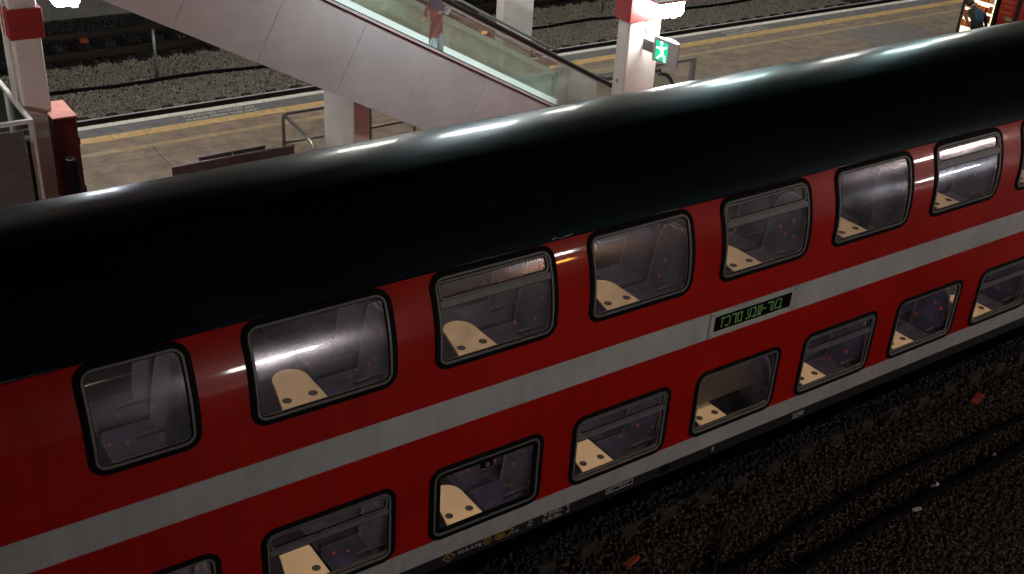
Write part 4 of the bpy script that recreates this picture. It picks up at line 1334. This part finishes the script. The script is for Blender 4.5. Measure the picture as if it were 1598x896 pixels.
# squashed cup
g = G(); g.tube([(0, 0, 0), (0.01, 0, 0.05), (0.0, 0.01, 0.085)], [0.026, 0.036, 0.042], 10, True)
cup = g.build('paper_cup', M['litter'], smooth=True, auto=40); cup.location = (6.68, -1.24, -0.19); cup.rotation_euler = (1.1, 0.3, 0.5)
tag(cup, 'pale crumpled paper cup lying between the two black cables', 'cup')
chunk('paper_scrap', 'flat white scrap against the lower black cable', 'litter', (6.13, -1.44, -0.19), (0.065, 0.022, 0.012), M['litter'], -0.25, 1)
chunk('paper_scrap', 'tiny white scrap by the black cable at the right edge', 'litter', (7.98, -1.26, -0.19), (0.035, 0.025, 0.015), M['litter'], 0.5, 1)
# cables in front of the coach
def ground_cable(label, pts, r):
    vs = [Vector((p[0], p[1], -0.185)) for p in pts]
    out = []
    for i in range(len(vs)-1):
        for t in range(6):
            q = vs[i].lerp(vs[i+1], t/6)
            q.y += 0.012*math.sin(q.x*5.1+r*90); q.z += 0.006*math.sin(q.x*7)
            out.append(q)
    out.append(vs[-1])
    g = G(); g.tube(out, r, 8)
    return tag(g.build('trackside_cable', M['cable'], smooth=True), label, 'cable', 'cables beside the coach')
ground_cable('thick black cable nearest the bottom right corner', [(1.5, -1.62), (3.9, -1.45), (5.8, -1.36), (7.8, -1.34), (10, -1.30), (16, -1.2)], 0.055)
ground_cable('black cable bundle between the thick cable and the coach', [(1.5, -1.18), (3.57, -1.01), (4.84, -0.91), (5.74, -0.86), (6.58, -0.84), (9.15, -0.91), (16, -0.95)], 0.04)
g = G(); g.tube([(3.9, -0.38, -0.17), (3.10, -1.0, -0.165), (2.6, -1.42, -0.17)], 0.024, 7)
tag(g.build('steel_rod', M['rail'], smooth=True), 'thin dark rod lying across the ballast toward the bottom edge', 'rod')

# ================================================================== OPPOSITE PLATFORM LAMPS (seen mirrored in the coach side)
g = G(); g.box(-30, 70, -16, -7.6, -0.4, PZ)
tag(g.build('opposite_platform', M['paving']), 'concrete platform facing the coach from the camera side', kind='structure')
def tube_lamp(label, x, y, z, L=1.5, r=0.08, m='lamp_tube'):
    e = empty('tube_lamp_post', (x, y, PZ)); tag(e, label, 'lamp', 'lamps of the opposite platform')
    g = G(); g.tube([(0, -0.1-r, 0), (0, -0.1-r, z-PZ+r+0.019)], 0.05, 10); g.build('post', M['galv'], e, smooth=True)
    g = G(); g.box(-L/2-0.05, L/2+0.05, -0.16, 0.06, z-PZ+r+0.02, z-PZ+r+0.07); g.build('housing', M['lampbody'], e, bevel=0.01)
    g = G(); g.tube([(-L/2, 0, z-PZ), (L/2, 0, z-PZ)], r, 12); g.build('tube', M[m], e, smooth=True)
    return e
def mast(label, x, y, z, m='lamp_mast', w=0.5, h=0.22, extra=None):
    e = empty('lamp_mast', (x, y, PZ)); tag(e, label, 'lamp', 'lamps of the opposite platform')
    g = G(); g.tube([(0, -0.25, 0), (0, -0.25, z-PZ+0.3)], [0.08, 0.06], 10); g.build('post', M['galv'], e, smooth=True)
    g = G(); g.box(-w/2-0.04, w/2+0.04, -0.3, -0.02, z-PZ-h/2-0.03, z-PZ+h/2+0.03); g.build('lamp_head', M['lampbody'], e, bevel=0.015)
    g = G(); g.box(-w/2, w/2, -0.018, 0.0, z-PZ-h/2, z-PZ+h/2); g.build('lamp_glass', M[m], e)
    if extra:
        z2 = extra
        g = G(); g.box(-w/2-0.04-0.2, w/2+0.04-0.2, -0.3, -0.02, z2-PZ-h/2-0.03, z2-PZ+h/2+0.03); g.build('lamp_head', M['lampbody'], e, bevel=0.015)
        g = G(); g.box(-w/2-0.2, w/2-0.2, -0.018, 0.0, z2-PZ-h/2, z2-PZ+h/2); g.build('lamp_glass', M['lamp_orange'], e)
    return e
tube_lamp('white tube lamp mirrored as the streak in the second upper window', 1.5, -9.0, 2.98, 1.45, 0.20)
mast('lamp mast with a white and an orange head mirrored between two upper windows', 7.8, -9.0, 6.45, extra=5.35)
mast('white lamp mast mirrored in the coach side near the right edge', 18.9, -9.0, 6.0, w=0.9, h=0.35)
mast('broad rosy lit board on a mast mirrored in the last vent window', 20.9, -9.2, 6.25, 'lamp_board', 2.3, 0.9)
tube_lamp('white tube lamp mirrored low in the coach side near the right edge', 19.3, -9.0, 2.15, 2.2, 0.06, 'lamp_canopy')

# ================================================================== PEOPLE
def skin_body(name, bones, mats_fn, mats, parent):
    """bones: dict joint -> (pos, radius); edges list; grown with Skin + Subdivision, frozen to a mesh"""
    joints, edges, root = bones
    names = list(joints)
    me = bpy.data.meshes.new(name)
    me.from_pydata([joints[k][0] for k in names], [(names.index(a), names.index(b)) for a, b in edges], [])
    o = bpy.data.objects.new(name, me); COL.objects.link(o)
    sk = o.modifiers.new('skin', 'SKIN'); sk.use_smooth_shade = True; sk.branch_smoothing = 0.6
    sv = me.skin_vertices[0].data
    for i, k in enumerate(names):
        r = joints[k][1]
        sv[i].radius = (r, r) if not isinstance(r, tuple) else r
        sv[i].use_root = (k == root)
    ss = o.modifiers.new('sub', 'SUBSURF'); ss.levels = 2; ss.render_levels = 2
    bpy.context.view_layer.update()
    dg = bpy.context.evaluated_depsgraph_get()
    nm = bpy.data.meshes.new_from_object(o.evaluated_get(dg))
    bpy.data.objects.remove(o)
    nm.name = name
    nm.materials.clear()
    for m in mats: nm.materials.append(m)
    for p in nm.polygons:
        p.material_index = mats_fn(p.center); p.use_smooth = True
    return new_obj(name, nm, parent)

def hand_bones(J, E, wrist, pre, d, side):
    """five finger chains from a palm; d = pointing direction, side = thumb side"""
    w = Vector(J[wrist][0]); d = Vector(d).normalized(); s = Vector(side).normalized(); c = d.cross(s)
    J[pre+'palm'] = (w+d*0.075, (0.034, 0.022)); E.append((wrist, pre+'palm'))
    for i, (o, L) in enumerate(((0.028, 0.07), (0.010, 0.08), (-0.010, 0.075), (-0.028, 0.06))):
        b = w+d*0.11+s*o
        J[pre+'f%da' % i] = (b, 0.010); E.append((pre+'palm', pre+'f%da' % i))
        J[pre+'f%db' % i] = (b+d*L*0.55+c*0.012, 0.009); E.append((pre+'f%da' % i, pre+'f%db' % i))
        J[pre+'f%dc' % i] = (b+d*L*0.85+c*0.035, 0.008); E.append((pre+'f%db' % i, pre+'f%dc' % i))
    J[pre+'ta'] = (w+d*0.05+s*0.045, 0.012); E.append((pre+'palm', pre+'ta'))
    J[pre+'tb'] = (w+d*0.09+s*0.062+c*0.01, 0.010); E.append((pre+'ta', pre+'tb'))

# person on the escalator, facing left (-X)
FZ = dz(4.62)-0.31
per = empty('person', (4.60, 7.80, FZ)); tag(per, 'person in dark top and maroon shorts standing on the escalator', 'person')
J = {}; E = []
V = Vector
J['pelvis'] = (V((0.02, 0, 0.93)), (0.15, 0.12)); J['waist'] = (V((0.03, 0, 1.08)), (0.14, 0.11)); J['chest'] = (V((0.03, 0, 1.30)), (0.17, 0.12))
J['neckb'] = (V((0.01, 0, 1.47)), 0.06); J['neck'] = (V((-0.01, 0, 1.53)), 0.052); J['head'] = (V((-0.03, 0, 1.62)), (0.088, 0.075)); J['crown'] = (V((-0.02, 0, 1.71)), (0.07, 0.065))
E += [('pelvis', 'waist'), ('waist', 'chest'), ('chest', 'neckb'), ('neckb', 'neck'), ('neck', 'head'), ('head', 'crown')]
for s, nm, fx in ((-1, 'r', -0.09), (1, 'l', 0.15)):
    J[nm+'hip'] = (V((0.02+fx*0.3, s*0.10, 0.86)), 0.108); J[nm+'knee'] = (V((0.0+fx, s*0.105, 0.49)), 0.078); J[nm+'calf'] = (V((0.02+fx, s*0.105, 0.34)), 0.068)
    J[nm+'ankle'] = (V((0.04+fx, s*0.105, 0.09)), 0.040); J[nm+'toe'] = (V((-0.13+fx, s*0.115, 0.035)), 0.034)
    E += [('pelvis', nm+'hip'), (nm+'hip', nm+'knee'), (nm+'knee', nm+'calf'), (nm+'calf', nm+'ankle'), (nm+'ankle', nm+'toe')]
    J[nm+'sh'] = (V((0.03, s*0.19, 1.40)), 0.062); J[nm+'el'] = (V((0.13, s*0.24, 1.13)), 0.045)
    J[nm+'wr'] = (V((-0.07, s*0.15, 0.93)), 0.030)
    E += [('chest', nm+'sh'), (nm+'sh', nm+'el'), (nm+'el', nm+'wr')]
    hand_bones(J, E, nm+'wr', nm, (-0.45, -0.35*s, -0.82), (0, -s, 0.3))
def m1(c):
    if c.z > 1.0 and abs(c.y) < 0.23 and c.z < 1.47 and c.x > -0.2: return 1
    if c.z > 1.22 and c.z < 1.47: return 1
    if abs(c.y) < 0.19 and 0.57 < c.z <= 1.0 and (c.x > -0.13 or c.z < 0.78): return 2
    if c.z <= 0.57 and c.z > 0.10: return 3
    if c.z <= 0.10: return 4
    return 0
skin_body('body', (J, E, 'pelvis'), m1, [M['skin'], M['navy'], M['maroon'], M['greycloth'], M['blackcloth']], per)
g = G(); g.tube([(0.02, 0, 1.60), (0.01, 0, 1.68), (-0.005, 0, 1.75), (0.0, 0, 1.785)], [0.085, 0.092, 0.07, 0.02], 12); g.build('hair', M['hair'], per, smooth=True)
g = G(); g.tube([(0.16, -0.05, 0.90), (0.19, -0.05, 1.0), (0.17, -0.05, 1.10)], [0.05, 0.075, 0.045], 10); g.build('tied_cloth', M['lavender'], per, smooth=True)
for s in (-1, 1):
    g = G(); g.cyl((-0.112, s*0.032-0.004, 1.635), 'x', 0.010, 0.008, 8); g.build('eye', M['hair'], per)
g = G(); g.prism([(-0.105, 1.585), (-0.14, 1.59), (-0.105, 1.635)], 'y', -0.012, 0.012); g.build('nose', M['skin'], per)

# person bending at the snack machine, facing +Y (away from the camera)
pv = empty('person', (20.22, 8.42, PZ), -math.pi/2-0.15); tag(pv, 'person in black with a blue bag bending toward the lit snack machine', 'person')
J = {}; E = []
J['pelvis'] = (V((0.24, -0.22, 0.70)), (0.20, 0.18)); J['waist'] = (V((0.15, -0.14, 0.82)), (0.22, 0.18)); J['chest'] = (V((-0.05, 0.0, 0.90)), (0.25, 0.18))
J['neckb'] = (V((-0.26, 0.10, 1.0)), 0.07); J['neck'] = (V((-0.34, 0.14, 1.02)), 0.058); J['head'] = (V((-0.44, 0.18, 1.04)), 0.10); J['crown'] = (V((-0.52, 0.2, 1.06)), 0.085)
E += [('pelvis', 'waist'), ('waist', 'chest'), ('chest', 'neckb'), ('neckb', 'neck'), ('neck', 'head'), ('head', 'crown')]
for s, nm in ((-1, 'l'), (1, 'r')):
    J[nm+'hip'] = (V((0.22+s*0.10, -0.2, 0.62)), 0.10); J[nm+'knee'] = (V((0.12+s*0.13, 0.12, 0.44)), 0.07); J[nm+'calf'] = (V((0.16+s*0.13, 0.02, 0.28)), 0.062)
    J[nm+'ankle'] = (V((0.2+s*0.13, -0.1, 0.08)), 0.045); J[nm+'toe'] = (V((0.19+s*0.14, 0.08, 0.035)), 0.036)
    E += [('pelvis', nm+'hip'), (nm+'hip', nm+'knee'), (nm+'knee', nm+'calf'), (nm+'calf', nm+'ankle'), (nm+'ankle', nm+'toe')]
    J[nm+'sh'] = (V((-0.12+s*0.20, 0.05, 0.98+s*0.02)), 0.07); J[nm+'el'] = (V((-0.22+s*0.34, 0.16, 0.76)), 0.05); J[nm+'wr'] = (V((-0.26+s*0.30, 0.32, 0.58)), 0.032)
    E += [('chest', nm+'sh'), (nm+'sh', nm+'el'), (nm+'el', nm+'wr')]
    hand_bones(J, E, nm+'wr', nm, (-0.1, 0.6, -0.7), (-s, 0, 0))
def m2(c):
    if c.x < -0.31: return 0
    if c.z < 0.66 and c.y > 0.22: return 0
    if c.z < 0.10: return 2
    if c.z < 0.66 and abs(c.x-0.2) < 0.35: return 1
    return 2
skin_body('body', (J, E, 'pelvis'), m2, [M['skin'], M['navy'], M['blackcloth']], pv)
g = G(); g.tube([(-0.36, 0.13, 1.06), (-0.46, 0.15, 1.08), (-0.56, 0.18, 1.08), (-0.62, 0.2, 1.07)], [0.05, 0.098, 0.092, 0.03], 12); g.build('hair', M['hair'], pv, smooth=True)
g = G(); g.obox((0.27, -0.28, 0.98), (0.09, -0.05, -0.10), (0.05, 0.08, -0.02), (0.02, -0.02, 0.06)); g.build('shoulder_bag', M['bluebag'], pv, bevel=0.05, seg=3)
# second passer-by, only the dark head at the right edge
pw = empty('person', (18.95, 6.12, PZ)); tag(pw, 'dark-haired person cut off by the right picture edge', 'person')
J = {}; E = []
def standing(J, E, h=1.0):
    J['pelvis'] = (V((0, 0, 0.93*h)), (0.15, 0.12)); J['waist'] = (V((0, 0, 1.08*h)), (0.15, 0.11)); J['chest'] = (V((0, 0, 1.30*h)), (0.18, 0.12))
    J['neckb'] = (V((0, 0, 1.47*h)), 0.06); J['neck'] = (V((0, 0, 1.53*h)), 0.052); J['head'] = (V((0, 0.02, 1.62*h)), (0.085, 0.09)); J['crown'] = (V((0, 0.01, 1.71*h)), (0.07, 0.07))
    E += [('pelvis', 'waist'), ('waist', 'chest'), ('chest', 'neckb'), ('neckb', 'neck'), ('neck', 'head'), ('head', 'crown')]
    for s, nm in ((-1, 'l'), (1, 'r')):
        J[nm+'hip'] = (V((s*0.10, 0, 0.86*h)), 0.095); J[nm+'knee'] = (V((s*0.11, 0.02, 0.49*h)), 0.064); J[nm+'calf'] = (V((s*0.11, 0.0, 0.34*h)), 0.058)
        J[nm+'ankle'] = (V((s*0.11, -0.03, 0.09*h)), 0.040); J[nm+'toe'] = (V((s*0.13, 0.14, 0.035)), 0.034)
        E += [('pelvis', nm+'hip'), (nm+'hip', nm+'knee'), (nm+'knee', nm+'calf'), (nm+'calf', nm+'ankle'), (nm+'ankle', nm+'toe')]
        J[nm+'sh'] = (V((s*0.20, 0, 1.40*h)), 0.062); J[nm+'el'] = (V((s*0.26, -0.03, 1.12*h)), 0.045); J[nm+'wr'] = (V((s*0.26, 0.05, 0.88*h)), 0.030)
        E += [('chest', nm+'sh'), (nm+'sh', nm+'el'), (nm+'el', nm+'wr')]
        hand_bones(J, E, nm+'wr', nm, (0, 0.15, -1), (0, 1, 0))
standing(J, E, 0.86)
def m3(c):
    if c.z > 1.28: return 0
    if abs(c.x) > 0.215 and c.z < 0.8: return 0
    return 1
skin_body('body', (J, E, 'pelvis'), m3, [M['skin'], M['blackcloth']], pw)
g = G(); g.tube([(0, -0.02, 1.36), (0, -0.015, 1.42), (0, 0, 1.49), (0, 0, 1.535)], [0.09, 0.10, 0.08, 0.02], 12); g.build('hair', M['hair'], pw, smooth=True)
